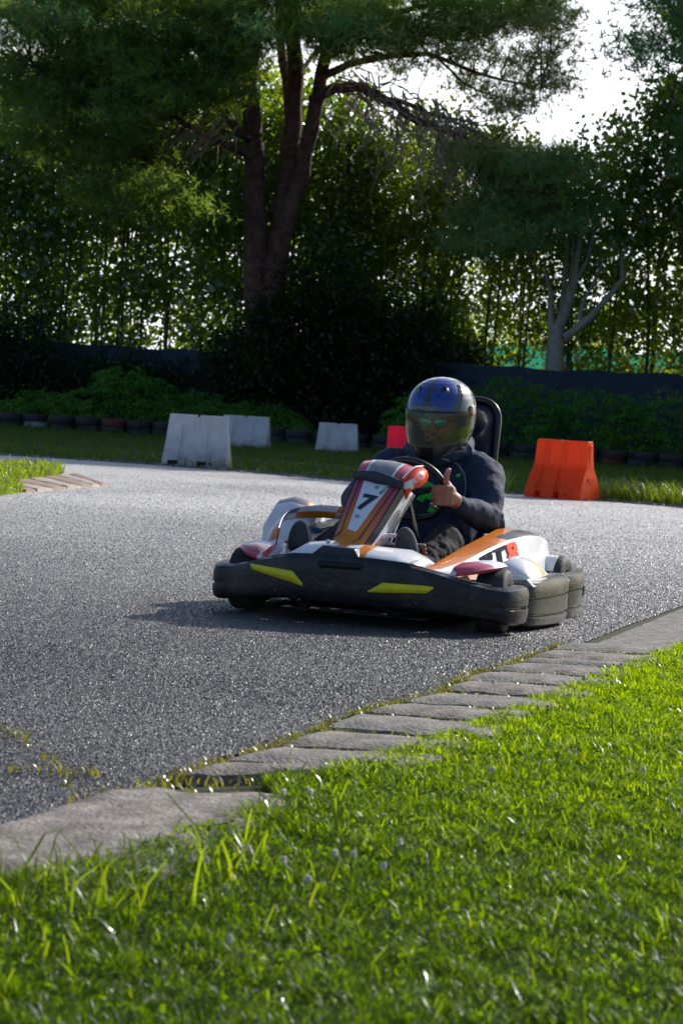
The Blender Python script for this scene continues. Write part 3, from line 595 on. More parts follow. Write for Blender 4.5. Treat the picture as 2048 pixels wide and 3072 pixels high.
for k in range(8):
    H = [8.2, 9.0, 8.6, 9.4, 7.8, 8.8, 9.2, 8.4][k]; tm, V, F = hedge_variant(k, H, False)
    tm.materials.append(m_barkd); cr_ = npmesh('c', V, F); cm = cr_.data; bpy.data.objects.remove(cr_); HV.append((H, tm, cm))
def hedge_tree(x, y, k, sc, leafm, label, group, nm='hedge_tree'):
    H, tm, cm = HV[k]
    r = empty(nm, (x, y, 0), (0, 0, random.random() * 6.28), label=label, cat='tree', group=group); r.scale = (sc, sc, sc)
    t = bpy.data.objects.new('trunk', tm); COL.objects.link(t); t.parent = r
    c = bpy.data.objects.new('crown', cm); COL.objects.link(c); c.parent = r
    if not cm.materials: cm.materials.append(leafm)
    c.material_slots[0].link = 'OBJECT'; c.material_slots[0].material = leafm
    return r
def topz(px):   # silhouette of the hedge in the photograph
    return np.interp(px, [-400, 900, 1100, 1200, 1300, 1400, 1480, 1560, 1640, 1700, 1780, 1850, 1950, 2300], [9.6, 9.6, 9.0, 8.9, 8.9, 9.0, 8.9, 8.6, 8.7, 8.7, 9.2, 9.8, 10.4, 11])
k = 0
for row, (dy, step) in enumerate([(2.2, .66), (4.0, .78)]):
    x = -11.5 + row * .3
    while x < 12.5:
        y = WX(x) + dy + random.gauss(0, .25); px = 1024 + x / y * FPX
        kk = k % 8; sc = topz(px) / HV[kk][0] * random.uniform(.90, 1.03) * (y / 62) 
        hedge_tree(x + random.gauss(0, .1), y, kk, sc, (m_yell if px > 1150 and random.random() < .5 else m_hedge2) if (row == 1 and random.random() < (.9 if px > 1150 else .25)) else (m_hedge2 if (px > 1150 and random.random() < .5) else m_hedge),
                   'slim dark leafy tree in the tall hedge row behind the low wall' if row == 0 else 'slim tree of the second hedge row, lit from behind, seen through the first', 'hedge trees front row' if row == 0 else 'hedge trees second row')
        x += step * random.uniform(.8, 1.2) * (1.15 if row == 1 and px < 900 else (1.4 if px > 1250 else 1)); k += 1
# sunlit foliage beyond
def bush_leaves(c, r, n, size, squash=1., asp=.6, clump=.18):
    nc = max(6, n // 45); d = rvec(nc); d[:, 2] = np.abs(d[:, 2]) if squash == 'dome' else d[:, 2]
    rr_ = (RNG.random(nc) ** .45)[:, None]; cc = d * rr_ * np.array(r)
    out = cc[RNG.integers(0, nc, n)] + RNG.normal(size=(n, 3)) * clump * np.array([1, 1, .8])
    return leaves(out + np.array(c), size, up=.4, asp=asp)
for i, (x, z, r) in enumerate([(2.4, 2.7, 1.6), (4.5, 2.8, 1.9), (7.2, 3.0, 2.0), (10.2, 4.2, 2.3), (.2, 2.2, 1.5), (13.2, 4.5, 2.5)]):
    V, F = bush_leaves((0, 0, z), (r, 1.2, z * .75), 3800, .15, clump=.25)
    rt = empty('far_tree', (x, 75 + random.gauss(0, 1), 0), label='sunlit yellow green leafy tree glimpsed far behind the hedge', cat='tree', group='bright trees beyond the hedge')
    npmesh('crown', V, F, mats=[m_yell], parent=rt); MB().tube([(0, 0, 0), (.1, 0, z)], [.09, .05], n=7).build('trunk', m_barkd, rt)
# dark shrub mass in the middle, climbing the pine
def shrub(x, y, lst, m_, label, nm='shrub', cat='shrub', size=.11, group=None, clump=.22, stem=True):
    r = empty(nm, (x, y, 0), label=label, cat=cat, group=group); VV = []; FF = []; n0 = 0
    for (c, rr_, n) in lst:
        V, F = bush_leaves(c, rr_, n, size, clump=clump); VV.append(V); FF.append(F + n0); n0 += len(V)
    npmesh('foliage', np.concatenate(VV), np.concatenate(FF), mats=[m_], parent=r)
    if stem:
        mb = MB()
        for k in range(7): a = k * .9; mb.tube(wander((.1 * math.cos(a), .1 * math.sin(a), 0), (lst[0][1][0] * .7 * math.cos(a), .6 * math.sin(a), lst[0][0][2] * 1.2), 6, .1), [.04, .035, .03, .026, .02, .015, .01], n=6)
        mb.build('stem', m_barkd, r)
    return r
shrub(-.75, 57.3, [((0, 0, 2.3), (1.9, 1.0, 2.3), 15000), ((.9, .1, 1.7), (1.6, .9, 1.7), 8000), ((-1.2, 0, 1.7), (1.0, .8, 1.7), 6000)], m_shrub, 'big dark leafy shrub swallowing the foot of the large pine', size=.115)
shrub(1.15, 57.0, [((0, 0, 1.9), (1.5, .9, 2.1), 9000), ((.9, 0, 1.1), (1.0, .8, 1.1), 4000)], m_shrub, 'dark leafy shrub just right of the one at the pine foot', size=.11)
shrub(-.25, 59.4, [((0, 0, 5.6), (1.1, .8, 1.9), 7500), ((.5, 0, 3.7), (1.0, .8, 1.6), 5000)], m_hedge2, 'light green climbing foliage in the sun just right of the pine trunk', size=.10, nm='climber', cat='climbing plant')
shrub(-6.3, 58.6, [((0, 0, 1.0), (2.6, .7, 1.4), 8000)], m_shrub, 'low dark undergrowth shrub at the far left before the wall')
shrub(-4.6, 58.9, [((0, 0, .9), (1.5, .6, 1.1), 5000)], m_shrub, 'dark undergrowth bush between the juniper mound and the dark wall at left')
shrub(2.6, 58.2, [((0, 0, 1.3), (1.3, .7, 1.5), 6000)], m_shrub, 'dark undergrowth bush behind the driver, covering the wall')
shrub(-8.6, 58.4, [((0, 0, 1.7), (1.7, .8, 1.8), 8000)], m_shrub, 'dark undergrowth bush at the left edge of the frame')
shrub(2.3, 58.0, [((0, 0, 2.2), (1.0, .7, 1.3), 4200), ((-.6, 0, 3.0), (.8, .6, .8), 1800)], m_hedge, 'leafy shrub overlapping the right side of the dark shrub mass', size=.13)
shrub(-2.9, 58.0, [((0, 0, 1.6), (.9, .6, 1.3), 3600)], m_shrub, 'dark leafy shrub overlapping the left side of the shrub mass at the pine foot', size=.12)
# junipers
for i, (x, y, sx, h, lb) in enumerate([(3.9, 54.0, 1.25, 1.95, 'left of the three joined dark junipers at right'), (5.6, 53.3, 1.4, 1.75, 'middle of the three joined dark junipers at right'), (7.4, 52.6, 1.5, 1.85, 'rightmost of the three joined dark junipers at right'),
        (1.9, 54.6, .9, 1.5, 'narrow dark juniper directly behind the driver'), (-5.4, 57.0, 1.3, 1.6, 'rounded juniper mound in front of the wall at left'), (-3.7, 56.8, 1.0, 1.15, 'low juniper beside the nearest white barrier'), (-7.4, 57.4, 1.1, .95, 'low flat juniper above the white painted tyre'), (-2.1, 56.6, 1.1, 1.0, 'low juniper behind the two overlapping white barriers'), (9.3, 52.0, 1.4, 1.6, 'dark juniper at the right edge of the frame')]):
    r = empty('juniper', (x, y, 0), label=lb, cat='bush'); nf_ = int(240 * sx); VV = []; FF = []; n0 = 0
    d = rvec(nf_); d[:, 2] = np.abs(d[:, 2]); d[:, 1] = -np.abs(d[:, 1]) * RNG.choice([1, 1, -1], nf_)
    cc = d * np.array([sx * 1.12, .9, h * .96]) * (.75 + .3 * RNG.random(nf_))[:, None]
    out = []
    for c_, d_ in zip(cc, d):                        # layered fans of sprays
        n_ = 46; t = RNG.random(n_); a = RNG.normal(size=n_) * .5; ax = math.atan2(d_[1], d_[0]); rr_ = .30 * t
        out.append(np.c_[c_[0] + rr_ * np.cos(ax + a), c_[1] + rr_ * np.sin(ax + a), c_[2] - .10 * t ** 2 + RNG.normal(size=n_) * .022 + .03])
    inner = RNG.normal(size=(2600, 3)) * np.array([sx * .42, .35, h * .28]) + [0, 0, h * .35]
    C = np.concatenate(out + [inner]); C = C[C[:, 2] > 0]; V, F = leaves(C, .062, up=2.2, asp=.5); npmesh('foliage', V, F, mats=[m_junip], parent=r)
    mb = MB()
    for k in range(6): a = k * 1.05; mb.tube(wander((0, 0, 0), (sx * .7 * math.cos(a), .5 * math.sin(a), h * .6), 4, .1), [.04, .03, .025, .02, .01], n=5)
    mb.build('stem', m_barkd, r)

# pines ------------------------------------------------------------
def tufts(C, ln=.15, wd=.011, k=9, up=.35):
    n = len(C); Cc = np.repeat(C, k, 0); d = rvec(n * k); d[:, 2] += up; d /= np.linalg.norm(d, axis=1)[:, None]
    s = np.cross(d, rvec(n * k)); s /= np.linalg.norm(s, axis=1)[:, None] + 1e-9
    l = (ln * (.6 + .7 * RNG.random(n * k)))[:, None]
    V = np.stack([Cc - s * wd / 2, Cc + s * wd / 2, Cc + d * l], 1).reshape(-1, 3); return V, np.arange(3 * n * k).reshape(-1, 3)
def foliage_from(list_, D0, twig_from, mbt, per=46):
    """list of (px,py,rx,ry,count) -> puff centres and tuft points; thin twigs run from the nearest bough"""
    T = []; tf_ = np.array(twig_from)
    for (px, py, rx, ry, n, dep) in list_:
        for _ in range(n):
            while True:
                u, v = random.uniform(-1, 1), random.uniform(-1, 1)
                if u * u + v * v < 1: break
            Y = D0 + dep + random.gauss(0, 1.3); c = P(px + u * rx, py + v * ry, Y)
            s = random.uniform(.16, .34); m_ = int(per * (s / .25) ** 2)
            T.append(c + RNG.normal(size=(m_, 3)) * s * np.array([1.25, 1.25, .5]))
            if random.random() < .75:
                dd = np.linalg.norm((tf_ - c) * np.array([1, .6, 1]), axis=1) + (tf_[:, 2] > c[2] + .6) * 2; near_ = tf_[int(np.argmin(dd))]
                if np.linalg.norm(near_ - c) < 5: mbt.tube(wander(near_, c, 5, .12, .05), [.026, .022, .018, .013, .009, .005], n=4)
    return np.concatenate(T)
D = 58.0
pine = empty('pine_tree', (P(790, 1100, D)[0], D, 0), label='large old pine with forked reddish trunk and wide dark crown, left of centre', cat='tree')
off = np.array([P(790, 1100, D)[0], D, 0])
mbt = MB(off); nodes = []
def limb(pix, r0, r1, n=10, dy=None):
    pts = []
    for k, q in enumerate(pix):
        pts.append(P(q[0], q[1], D + (q[2] if len(q) > 2 else 0)))
    # densify with catmull-like linear + noise
    out = []
    for a, b in zip(pts[:-1], pts[1:]):
        for t in np.linspace(0, 1, 4)[:-1]: out.append(a * (1 - t) + b * t)
    out.append(pts[-1]); out = [q + np.array([mnoise.noise(Vector((q[0] * 1.3, q[2] * 1.3, 1))), 0, mnoise.noise(Vector((q[0], q[2], 5)))]) * .09 for q in out]
    rs = np.interp(np.linspace(0, 1, len(out)), [0, 1], [r0, r1]); mbt.tube(out, list(rs), n=n); nodes.extend(out[len(out) // 3:]); return out
limb([(775, 1260), (773, 1100), (770, 900), (766, 700), (765, 560), (762, 430), (750, 300), (752, 160), (742, 0), (735, -260)], .36, .15, 12)
limb([(812, 1200), (815, 1000), (822, 850), (840, 720), (852, 600), (868, 480), (880, 380), (885, 240), (880, 100), (870, -200)], .34, .16, 12)
limb([(822, 850), (850, 700, -.2), (890, 560, -.3), (925, 430, -.4), (945, 320, -.5), (965, 230, -.5), (985, 130, -.5), (1010, 0, -.5), (1040, -200, -.5)], .26, .11)
limb([(880, 420), (870, 300, .5), (850, 200, 1), (840, 80, 1.2), (830, -150, 1.5)], .17, .08)
limb([(935, 300, -.5), (1000, 262, -1), (1080, 262, -1.5), (1150, 300, -2), (1220, 345, -2.4), (1290, 372, -2.6), (1370, 410, -2.8), (1450, 450, -3), (1560, 490, -3.2), (1650, 520, -3.4)], .15, .03, 8)
limb([(1150, 300, -2), (1240, 318, -2.2), (1320, 345, -2.4), (1400, 392, -2.8), (1470, 420, -3)], .07, .02, 7)
limb([(965, 230, -.5), (1050, 190, -1), (1160, 165, -1.5), (1280, 160, -2), (1380, 200, -2.2), (1500, 240, -2.4), (1620, 260, -2.6)], .11, .02, 7)
limb([(985, 130, -.5), (1100, 60, -1), (1250, 20, -1.5), (1420, 10, -2), (1560, -10, -2)], .10, .03, 7)
limb([(1300, 165, -2), (1380, 240, -2.2), (1440, 275, -2.4), (1520, 300, -2.5)], .04, .015, 6)
limb([(770, 480), (700, 440, -.6), (640, 415, -1), (560, 375, -1.6), (520, 350, -1.8)], .13, .05, 8)
limb([(765, 420), (730, 405, -.6), (690, 395, -.8), (630, 375, -1), (600, 365, -1.2)], .07, .03, 7)
limb([(762, 430), (715, 390, -.5), (670, 320, -1), (620, 240, -1.5), (560, 200, -2), (450, 170, -2.4), (300, 160, -2.8), (120, 200, -3)], .13, .03, 8)
limb([(750, 300), (690, 220, -.6), (600, 120, -1), (480, 60, -1.5), (330, 20, -2), (150, -20, -2)], .10, .03, 7)
limb([(620, 240, -1.5), (500, 260, -2), (380, 240, -2.3), (230, 215, -2.6), (80, 185, -2.8)], .06, .015, 6)
limb([(560, 375, -1.6), (470, 480, -2), (440, 560, -2.2), (400, 650, -2.4)], .04, .012, 6)
limb([(620, 240, -1.5), (560, 340, -2.2), (500, 430, -2.6), (470, 520, -2.8)], .045, .012, 6)
limb([(885, 240), (940, 160, 1), (1010, 100, 1.4), (1090, 60, 1.8)], .07, .03, 6)
# hanging dead twigs
lim = [(P(x, y, D + d)) for x, y, d in [(1000, 262, -1), (1080, 265, -1.5), (1150, 300, -2), (1220, 345, -2.4), (1290, 372, -2.6), (1370, 410, -2.8), (1450, 450, -3), (1240, 318, -2.2), (1320, 345, -2.4), (1400, 392, -2.8)]]
for k in range(210):
    i = random.randrange(len(lim) - 1); a = lim[i] * .5 + lim[i + 1] * .5 + RNG.normal(size=3) * .25
    b = a + np.array([random.gauss(.35, .55), random.gauss(-.2, .5), -abs(random.gauss(.9, .55))]); mbt.tube(wander(a, b, 6, .18, -.08), [.024, .021, .018, .015, .012, .009, .006], n=4, mi=1)
for k in range(60):
    a = P(random.uniform(460, 720), random.uniform(330, 440), D - 1.6); b = a + np.array([random.gauss(-.7, .5), random.gauss(-.2, .5), random.gauss(-.7, .7)]); mbt.tube(wander(a, b, 6, .18, .0), [.016, .014, .012, .010, .008, .006, .004], n=4, mi=1)
for k in range(5):
    a = lim[k + 1]; b = P(1290 + 40 * k + random.gauss(0, 20), 560 + random.uniform(0, 110), D - 2.5); mbt.tube(wander(a, b, 9, .10, -.12), list(np.linspace(.026, .006, 10)), n=5, mi=1)
m_twig = mat('dead_pine_twig', (.55, .43, .32), .9, base2=(.32, .24, .18), scale=5)
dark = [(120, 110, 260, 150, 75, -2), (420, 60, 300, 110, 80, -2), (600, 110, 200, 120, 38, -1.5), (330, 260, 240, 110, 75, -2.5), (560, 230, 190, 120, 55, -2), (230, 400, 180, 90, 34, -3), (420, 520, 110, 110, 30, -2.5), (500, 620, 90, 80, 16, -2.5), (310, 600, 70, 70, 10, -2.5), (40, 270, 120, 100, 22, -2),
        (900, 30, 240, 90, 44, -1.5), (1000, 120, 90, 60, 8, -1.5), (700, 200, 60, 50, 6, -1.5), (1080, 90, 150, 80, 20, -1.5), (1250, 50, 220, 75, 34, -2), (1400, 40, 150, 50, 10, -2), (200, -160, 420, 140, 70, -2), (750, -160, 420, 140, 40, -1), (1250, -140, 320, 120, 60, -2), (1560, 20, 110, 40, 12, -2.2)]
pale = [(1330, 120, 170, 60, 20, -2), (1120, 60, 140, 70, 14, -1.8), (1200, 190, 120, 40, 8, -2), (1450, 80, 130, 50, 16, -2.2), (980, 30, 120, 60, 8, -1.6), (1640, 140, 50, 50, 8, -2.6), (1660, 230, 45, 50, 10, -2.6), (1590, 190, 60, 40, 7, -2.5), (1560, 290, 60, 40, 9, -2.5), (1500, 330, 70, 35, 8, -2.4), (1450, 250, 70, 30, 5, -2.3), (1400, 180, 90, 40, 8, -2.2), (1640, 60, 90, 40, 10, -2.3)]  # paler needles along the sunlit fringe, sunlight put into their colour
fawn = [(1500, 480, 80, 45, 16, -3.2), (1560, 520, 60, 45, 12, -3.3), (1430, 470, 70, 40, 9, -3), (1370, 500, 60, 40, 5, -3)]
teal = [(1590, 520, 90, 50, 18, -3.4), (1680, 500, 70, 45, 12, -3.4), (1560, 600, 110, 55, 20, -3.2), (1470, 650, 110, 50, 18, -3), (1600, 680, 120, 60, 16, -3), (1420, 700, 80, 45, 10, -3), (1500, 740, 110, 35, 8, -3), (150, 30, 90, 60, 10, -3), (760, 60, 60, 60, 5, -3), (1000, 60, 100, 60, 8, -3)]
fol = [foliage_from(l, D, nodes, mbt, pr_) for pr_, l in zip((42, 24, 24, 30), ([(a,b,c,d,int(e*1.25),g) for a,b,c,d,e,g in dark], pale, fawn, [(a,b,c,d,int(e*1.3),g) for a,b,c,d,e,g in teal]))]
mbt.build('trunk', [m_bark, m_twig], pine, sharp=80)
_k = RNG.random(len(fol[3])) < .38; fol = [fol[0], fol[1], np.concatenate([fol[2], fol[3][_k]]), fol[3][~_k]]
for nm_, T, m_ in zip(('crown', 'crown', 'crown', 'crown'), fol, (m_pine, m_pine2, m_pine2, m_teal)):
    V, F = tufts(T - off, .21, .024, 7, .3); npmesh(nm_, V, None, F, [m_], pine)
# right pine
def pine2(x, y, H, R_, n, label, leafm, big=1.0, lo=.45):
    r = empty('pine_tree', (x, y, 0), label=label, cat='tree'); mb = MB()
    tr = wander((0, 0, 0), (.3, 0, H * .95), 10, .04); mb.tube(tr, list(np.linspace(.34, .08, 11)), n=10); T = []
    for k in range(n):
        zc = H * random.uniform(lo, 1.02); rmax = R_ * math.sin(math.pi * min(1, max(.08, (zc / H - lo + .09) / (1.13 - lo)))) ** .6
        a = random.random() * 6.28; rr_ = rmax * random.random() ** .5; c = np.array([rr_ * math.cos(a), rr_ * math.sin(a), zc])
        s = random.uniform(.2, .42); T.append(c + RNG.normal(size=(int(60 * (s / .3) ** 2), 3)) * s * np.array([1.3, 1.3, .55]))
        if random.random() < .6:
            i = min(10, max(3, int(10 * (zc - .25 * rr_) / H))); mb.tube(wander(tr[i], c, 6, .1, .05), list(np.linspace(.05, .006, 7)), n=4)
    mb.build('trunk', m_bark, r, sharp=80); T = np.concatenate(T); V, F = tufts(T, .20 * big, .022 * big ** 2, 7, .3); npmesh('crown', V, None, F, [leafm], r); return r
pine2(10.4, 53.0, 18.0, 5.0, 420, 'pine reaching in at the top right corner of the frame', m_teal, 1.15, .36)
for (x, y, H, R_, n_) in [(15.2, 56, 19, 5, 420), (19.5, 56.5, 20, 5, 420), (18, 62, 19, 5.5, 380), (12.0, 64.5, 18, 3.8, 380), (13.2, 61.5, 18, 4.5, 300), (13.5, 41.5, 10, 3.6, 260), (17.5, 42.5, 11, 4, 260), (14.5, 46.5, 12, 4, 260), (21.5, 45, 11.5, 4, 200)]:
    r = pine2(x, y, H, R_, n_, 'dense pine standing outside the frame on the right, shading the infield', m_pine, 1.9); r['group'] = 'pines standing right of the frame'
# grey many-stemmed tree
gt = empty('bare_tree', (P(1665, 1100, 57)[0], 57, 0), label='grey tree dividing into several bare pale limbs low down, at right', cat='tree')
offg = np.array([P(1665, 1100, 57)[0], 57, 0]); mg = MB(offg)
def gl(pix, r0, r1, n=8):
    pts = [P(x, y, 57 + d) for x, y, d in pix]; out = []
    for a, b in zip(pts[:-1], pts[1:]):
        for t in (0, .33, .66): out.append(a * (1 - t) + b * t)
    out.append(pts[-1]); mg.tube(out, list(np.linspace(r0, r1, len(out))), n=n)
gl([(1665, 1290, 0), (1664, 1180, 0), (1662, 1100, 0), (1664, 1040, 0), (1668, 985, 0)], .24, .19, 12)
gl([(1668, 990, 0), (1690, 950, -.1), (1706, 900, -.2), (1722, 850, -.3), (1725, 800, -.3), (1738, 720, -.3), (1745, 650, -.3)], .14, .05)
gl([(1655, 990, 0), (1650, 940, 0), (1652, 880, 0), (1640, 840, 0), (1632, 800, 0)], .10, .03)
gl([(1672, 985, 0), (1685, 930, .1), (1690, 870, .2), (1695, 800, .3), (1705, 700, .3)], .10, .04)
gl([(1695, 1010, -.1), (1730, 985, -.3), (1775, 945, -.5), (1815, 900, -.7), (1845, 865, -.8), (1868, 835, -.9), (1862, 790, -1), (1868, 755, -1)], .11, .035)
gl([(1735, 960, -.2), (1750, 900, -.3), (1780, 850, -.4), (1800, 800, -.4), (1810, 770, -.4)], .06, .02)
gl([(1722, 850, -.3), (1760, 780, -.3), (1775, 720, -.3), (1790, 660, -.3)], .06, .02); gl([(1845, 865, -.8), (1880, 830, -.9), (1900, 800, -1)], .03, .01)
gl([(1700, 900, -.2), (1712, 820, 0), (1718, 740, .1), (1715, 660, .2)], .06, .02)
mg.build('trunk', m_barkg, gt, sharp=80)
T = foliage_from([(1790, 650, 70, 60, 8, -1), (1700, 620, 80, 50, 10, -1), (1830, 740, 40, 40, 3, -1)], 57, [P(1745, 650, 57), P(1790, 660, 57), P(1868, 755, 56)], mg, 40)
V, F = tufts(T - offg, .15, .013, 9, .3); npmesh('crown', V, None, F, [m_teal], gt)
# ================================================================== KART   (local axes: x = image right, y = towards the tail, z up)
YAW = rad(19); KX, KY = .02, 9.33
kart = empty('racing_kart', (KX, KY, 0), (rad(-.35), rad(.35), -YAW), label='racing kart with dark bumpers, yellow stripes and an orange white number 7 fairing', cat='kart')
m_bump = mat('bumper_plastic', (.007, .008, .012), .36, base2=(.042, .043, .045), scale=13, bump=.3, bscale=45, contrast=(.50, .72))
m_bumpd = mat('bumper_plastic_dusty_sunlit', (.026, .027, .025), .34, base2=(.10, .098, .080), scale=9, bump=.3, bscale=30, contrast=(.3, .7))  # dust, plus the sunlit olive grey of the sides put into the colour
m_dark = mat('black_recess', (.006, .007, .010), .6)
m_yel = mat('yellow_sticker', (.86, .80, .012), .45, base2=(.72, .66, .02), scale=30)
m_white = mat('white_bodywork', (.88, .88, .90), .28, base2=(.74, .74, .76), scale=9, coat=.4, contrast=(.45, .8))
m_wht2 = mat('panel_white', (.82, .85, .92), .35, coat=.3)
m_or = mat('orange_bodywork', (.85, .27, .02), .32, base2=(.75, .20, .02), scale=10, coat=.4)
m_or2 = mat('orange_red_sticker', (.85, .07, .015), .32, coat=.4)
m_pink = mat('washed_red_sticker', (.58, .09, .14), .35, coat=.3)
m_grey = mat('grey_sticker', (.20, .21, .24), .4, base2=(.32, .32, .34), scale=15)
m_ink = mat('black_print', (.02, .03, .055), .4)
m_steel = mat('steel_tube', (.55, .56, .58), .28, metal=1., var=.4, scale=20)
m_rust = mat('rusty_brown_metal', (.22, .06, .035), .6, base2=(.10, .04, .03), scale=20)
m_blk = mat('black_plastic', (.012, .013, .016), .38, coat=.2, var=.3, scale=20)
m_rub = mat('tyre_rubber', (.018, .018, .018), .7, base2=(.05, .048, .045), scale=12, bump=.3)
m_grad = zgrad('fairing_gradient', [(0, (.72, .25, .015)), (.35, (.74, .23, .02)), (.62, (.58, .10, .05)), (.85, (.38, .045, .10)), (1, (.42, .05, .11))], z0=.32, z1=.60)
m_grad2 = zgrad('fairing_gradient_edge', [(0, (.70, .26, .03)), (.3, (.62, .18, .06)), (.6, (.55, .09, .10)), (.85, (.55, .08, .14)), (1, (.6, .10, .16))], z0=.32, z1=.60)

def ycurve(x, a=.25, w_=.67, p=2.2): return a * (abs(x) / w_) ** p
m_yo = mat('yellow_orange_sticker', (.85, .45, .08), .35, coat=.3); m_wgr = mat('dusty_white_plastic', (.48, .48, .46), .45, var=.4, scale=14)
# --- bumper: ring lofted along a plan curve
def ring_at(p, nrm, zb, zt, t, g, notches, bulge=0.):
    """closed vertical section; outer side along nrm, notches = list of (z_lo, z_hi) as fractions"""
    H = zt - zb; o = [(-t, zb + .012), (-t * .5, zb), (-.03 if t > .05 else -.01, zb), (-.006, zb + .012), (0, zb + .035)]
    for lo, hi in notches:
        z1, z2 = zb + lo * H, zb + hi * H; o += [(bulge * .6, z1 - .012), (bulge * .6, z1), (-g, z1 + .005), (-g, z2 - .005), (bulge, z2), (bulge, z2 + .012)]
    o += [(0, zt - .035), (-.007, zt - .012), (-.03 if t > .05 else -.012, zt), (-t * .5, zt), (-t, zt - .01)]
    return [(p[0] + nrm[0] * d, p[1] + nrm[1] * d, z) for d, z in o]
def sweep(path, mb, smooth=3, mf=None):
    """path rows: x, y, zb, zt, thickness, groove depth, notches"""
    pts = np.array([[r[0], r[1]] for r in path]); rings = []
    n = len(path); dense = []
    for i in range(n - 1):
        for k in range(smooth):
            t = k / smooth; p0, p1, p2, p3 = pts[max(i - 1, 0)], pts[i], pts[i + 1], pts[min(i + 2, n - 1)]
            q = .5 * ((2 * p1) + (-p0 + p2) * t + (2 * p0 - 5 * p1 + 4 * p2 - p3) * t * t + (-p0 + 3 * p1 - 3 * p2 + p3) * t ** 3)
            e = [path[i][j] * (1 - t) + path[i + 1][j] * t for j in range(2, 6)]; dense.append((q, e, path[i][6]))
    dense.append((pts[-1], list(path[-1][2:6]), path[-1][6]))
    for i, (q, e, nt_) in enumerate(dense):
        d = dense[min(i + 1, len(dense) - 1)][0] - dense[max(i - 1, 0)][0]; d /= np.linalg.norm(d) + 1e-9; nr = np.array([d[1], -d[0]])
        rings.append(ring_at(q, nr, e[0], e[1], e[2], e[3], nt_))
    mb.loft(rings); return mb
NT = [(.40, .52)]
fp = []
half = [(0, .098, .284, .05), (.12, .096, .283, .05), (.24, .092, .276, .05), (.36, .082, .252, .055), (.47, .070, .222, .07), (.56, .060, .200, .10)]
for x, zb, zt, t in half: fp.append((x, ycurve(x), zb, zt, t, .0, NT))
fp += [(.625, .185, .05, .195, .12, .002, NT), (.66, .25, .045, .20, .12, .010, NT), (.672, .33, .042, .203, .12, .013, NT), (.665, .41, .045, .203, .12, .013, NT), (.64, .455, .05, .20, .10, .008, NT)]
path = [(-x, y, a, b, t, g, n_) for x, y, a, b, t, g, n_ in fp[::-1]][:-1] + fp
fb = sweep(path, MB()).build('front_bumper', m_bump, kart, sharp=32)
# dusty sunlit end blocks of the bumper: part of the same moulding, own wear
def on_face(pts, m, name, off=.003, parent=kart, n=8):
    """sticker: (x,z) quads bent onto the bumper face"""
    (x0, za0, zb0), *rest = pts; rings = []
    for (x, zl, zh) in pts:
        rings.append([(x, ycurve(x) - off, zl), (x, ycurve(x) - off, zh)])
    R_ = []
    for a, b in zip(rings[:-1], rings[1:]):
        for k in range(n):
            t = k / n; x = a[0][0] * (1 - t) + b[0][0] * t
            R_.append([(x, ycurve(x) - off, a[0][2] * (1 - t) + b[0][2] * t), (x, ycurve(x) - off, a[1][2] * (1 - t) + b[1][2] * t)])
    R_.append(rings[-1]); return MB().loft(R_, caps=False, closed=False).build(name, m, parent, solid=.001)
on_face([(-.435, .200, .216), (-.425, .190, .214), (-.225, .158, .204), (-.175, .146, .158)], m_yel, 'yellow_stripe', .002)
on_face([(.105, .148, .150), (.165, .150, .190), (.335, .160, .190), (.360, .178, .186)], m_yel, 'yellow_stripe', .002)
on_face([(-.115, .248, .250), (-.10, .228, .258), (.07, .232, .258), (.085, .250, .252)], m_dark, 'bumper_slot', .001)
MB().box((.667, .36, .115), (.006, .03, .045)).build('bumper_socket', m_dark, fb)
MB().tube([(.33, .062, .257), (.42, .098, .237), (.50, .140, .215), (.565, .185, .204)], .0028, n=6).build('bumper_lip', m_wgr, fb)
# --- side bumpers
NS = [(.22, .30), (.58, .66)]
for s in (1, -1):
    sp = [(s * .60, .47, .03, .200, .12, .004, NS), (s * .655, .53, .02, .215, .14, .014, NS), (s * .675, .66, .016, .220, .14, .016, NS), (s * .685, .80, .014, .224, .14, .016, NS), (s * .685, .95, .012, .226, .14, .016, NS), (s * .675, 1.05, .012, .226, .14, .014, NS), (s * .63, 1.13, .016, .222, .12, .004, NS)]
    if s < 0: sp = [(a, b, c, d, e, f_, g_) for a, b, c, d, e, f_, g_ in sp[::-1]]
    sweep(sp, MB()).build('side_bumper', m_bumpd, kart, sharp=32)
# --- rear bumper
NR = [(.24, .33), (.60, .68)]
rp = [(.52, 1.20, .0, .205, .08, .004, NR), (.595, 1.26, -.0, .21, .09, .014, NR), (.63, 1.38, .0, .215, .09, .016, NR), (.63, 1.52, .0, .218, .09, .016, NR), (.60, 1.66, .0, .22, .09, .014, NR), (.52, 1.75, .0, .22, .09, .012, NR), (.30, 1.80, .0, .22, .08, .010, NR), (0, 1.81, .0, .22, .08, .010, NR)]
rp2 = rp + [(-a, b, c, d, e, f_, g_) for a, b, c, d, e, f_, g_ in rp[::-1][1:]]
rb = sweep(rp2, MB()).build('rear_bumper', m_bumpd, kart, sharp=32)
MB().box((.630, 1.54, .125), (.006, .03, .045)).build('bumper_socket', m_dark, rb)
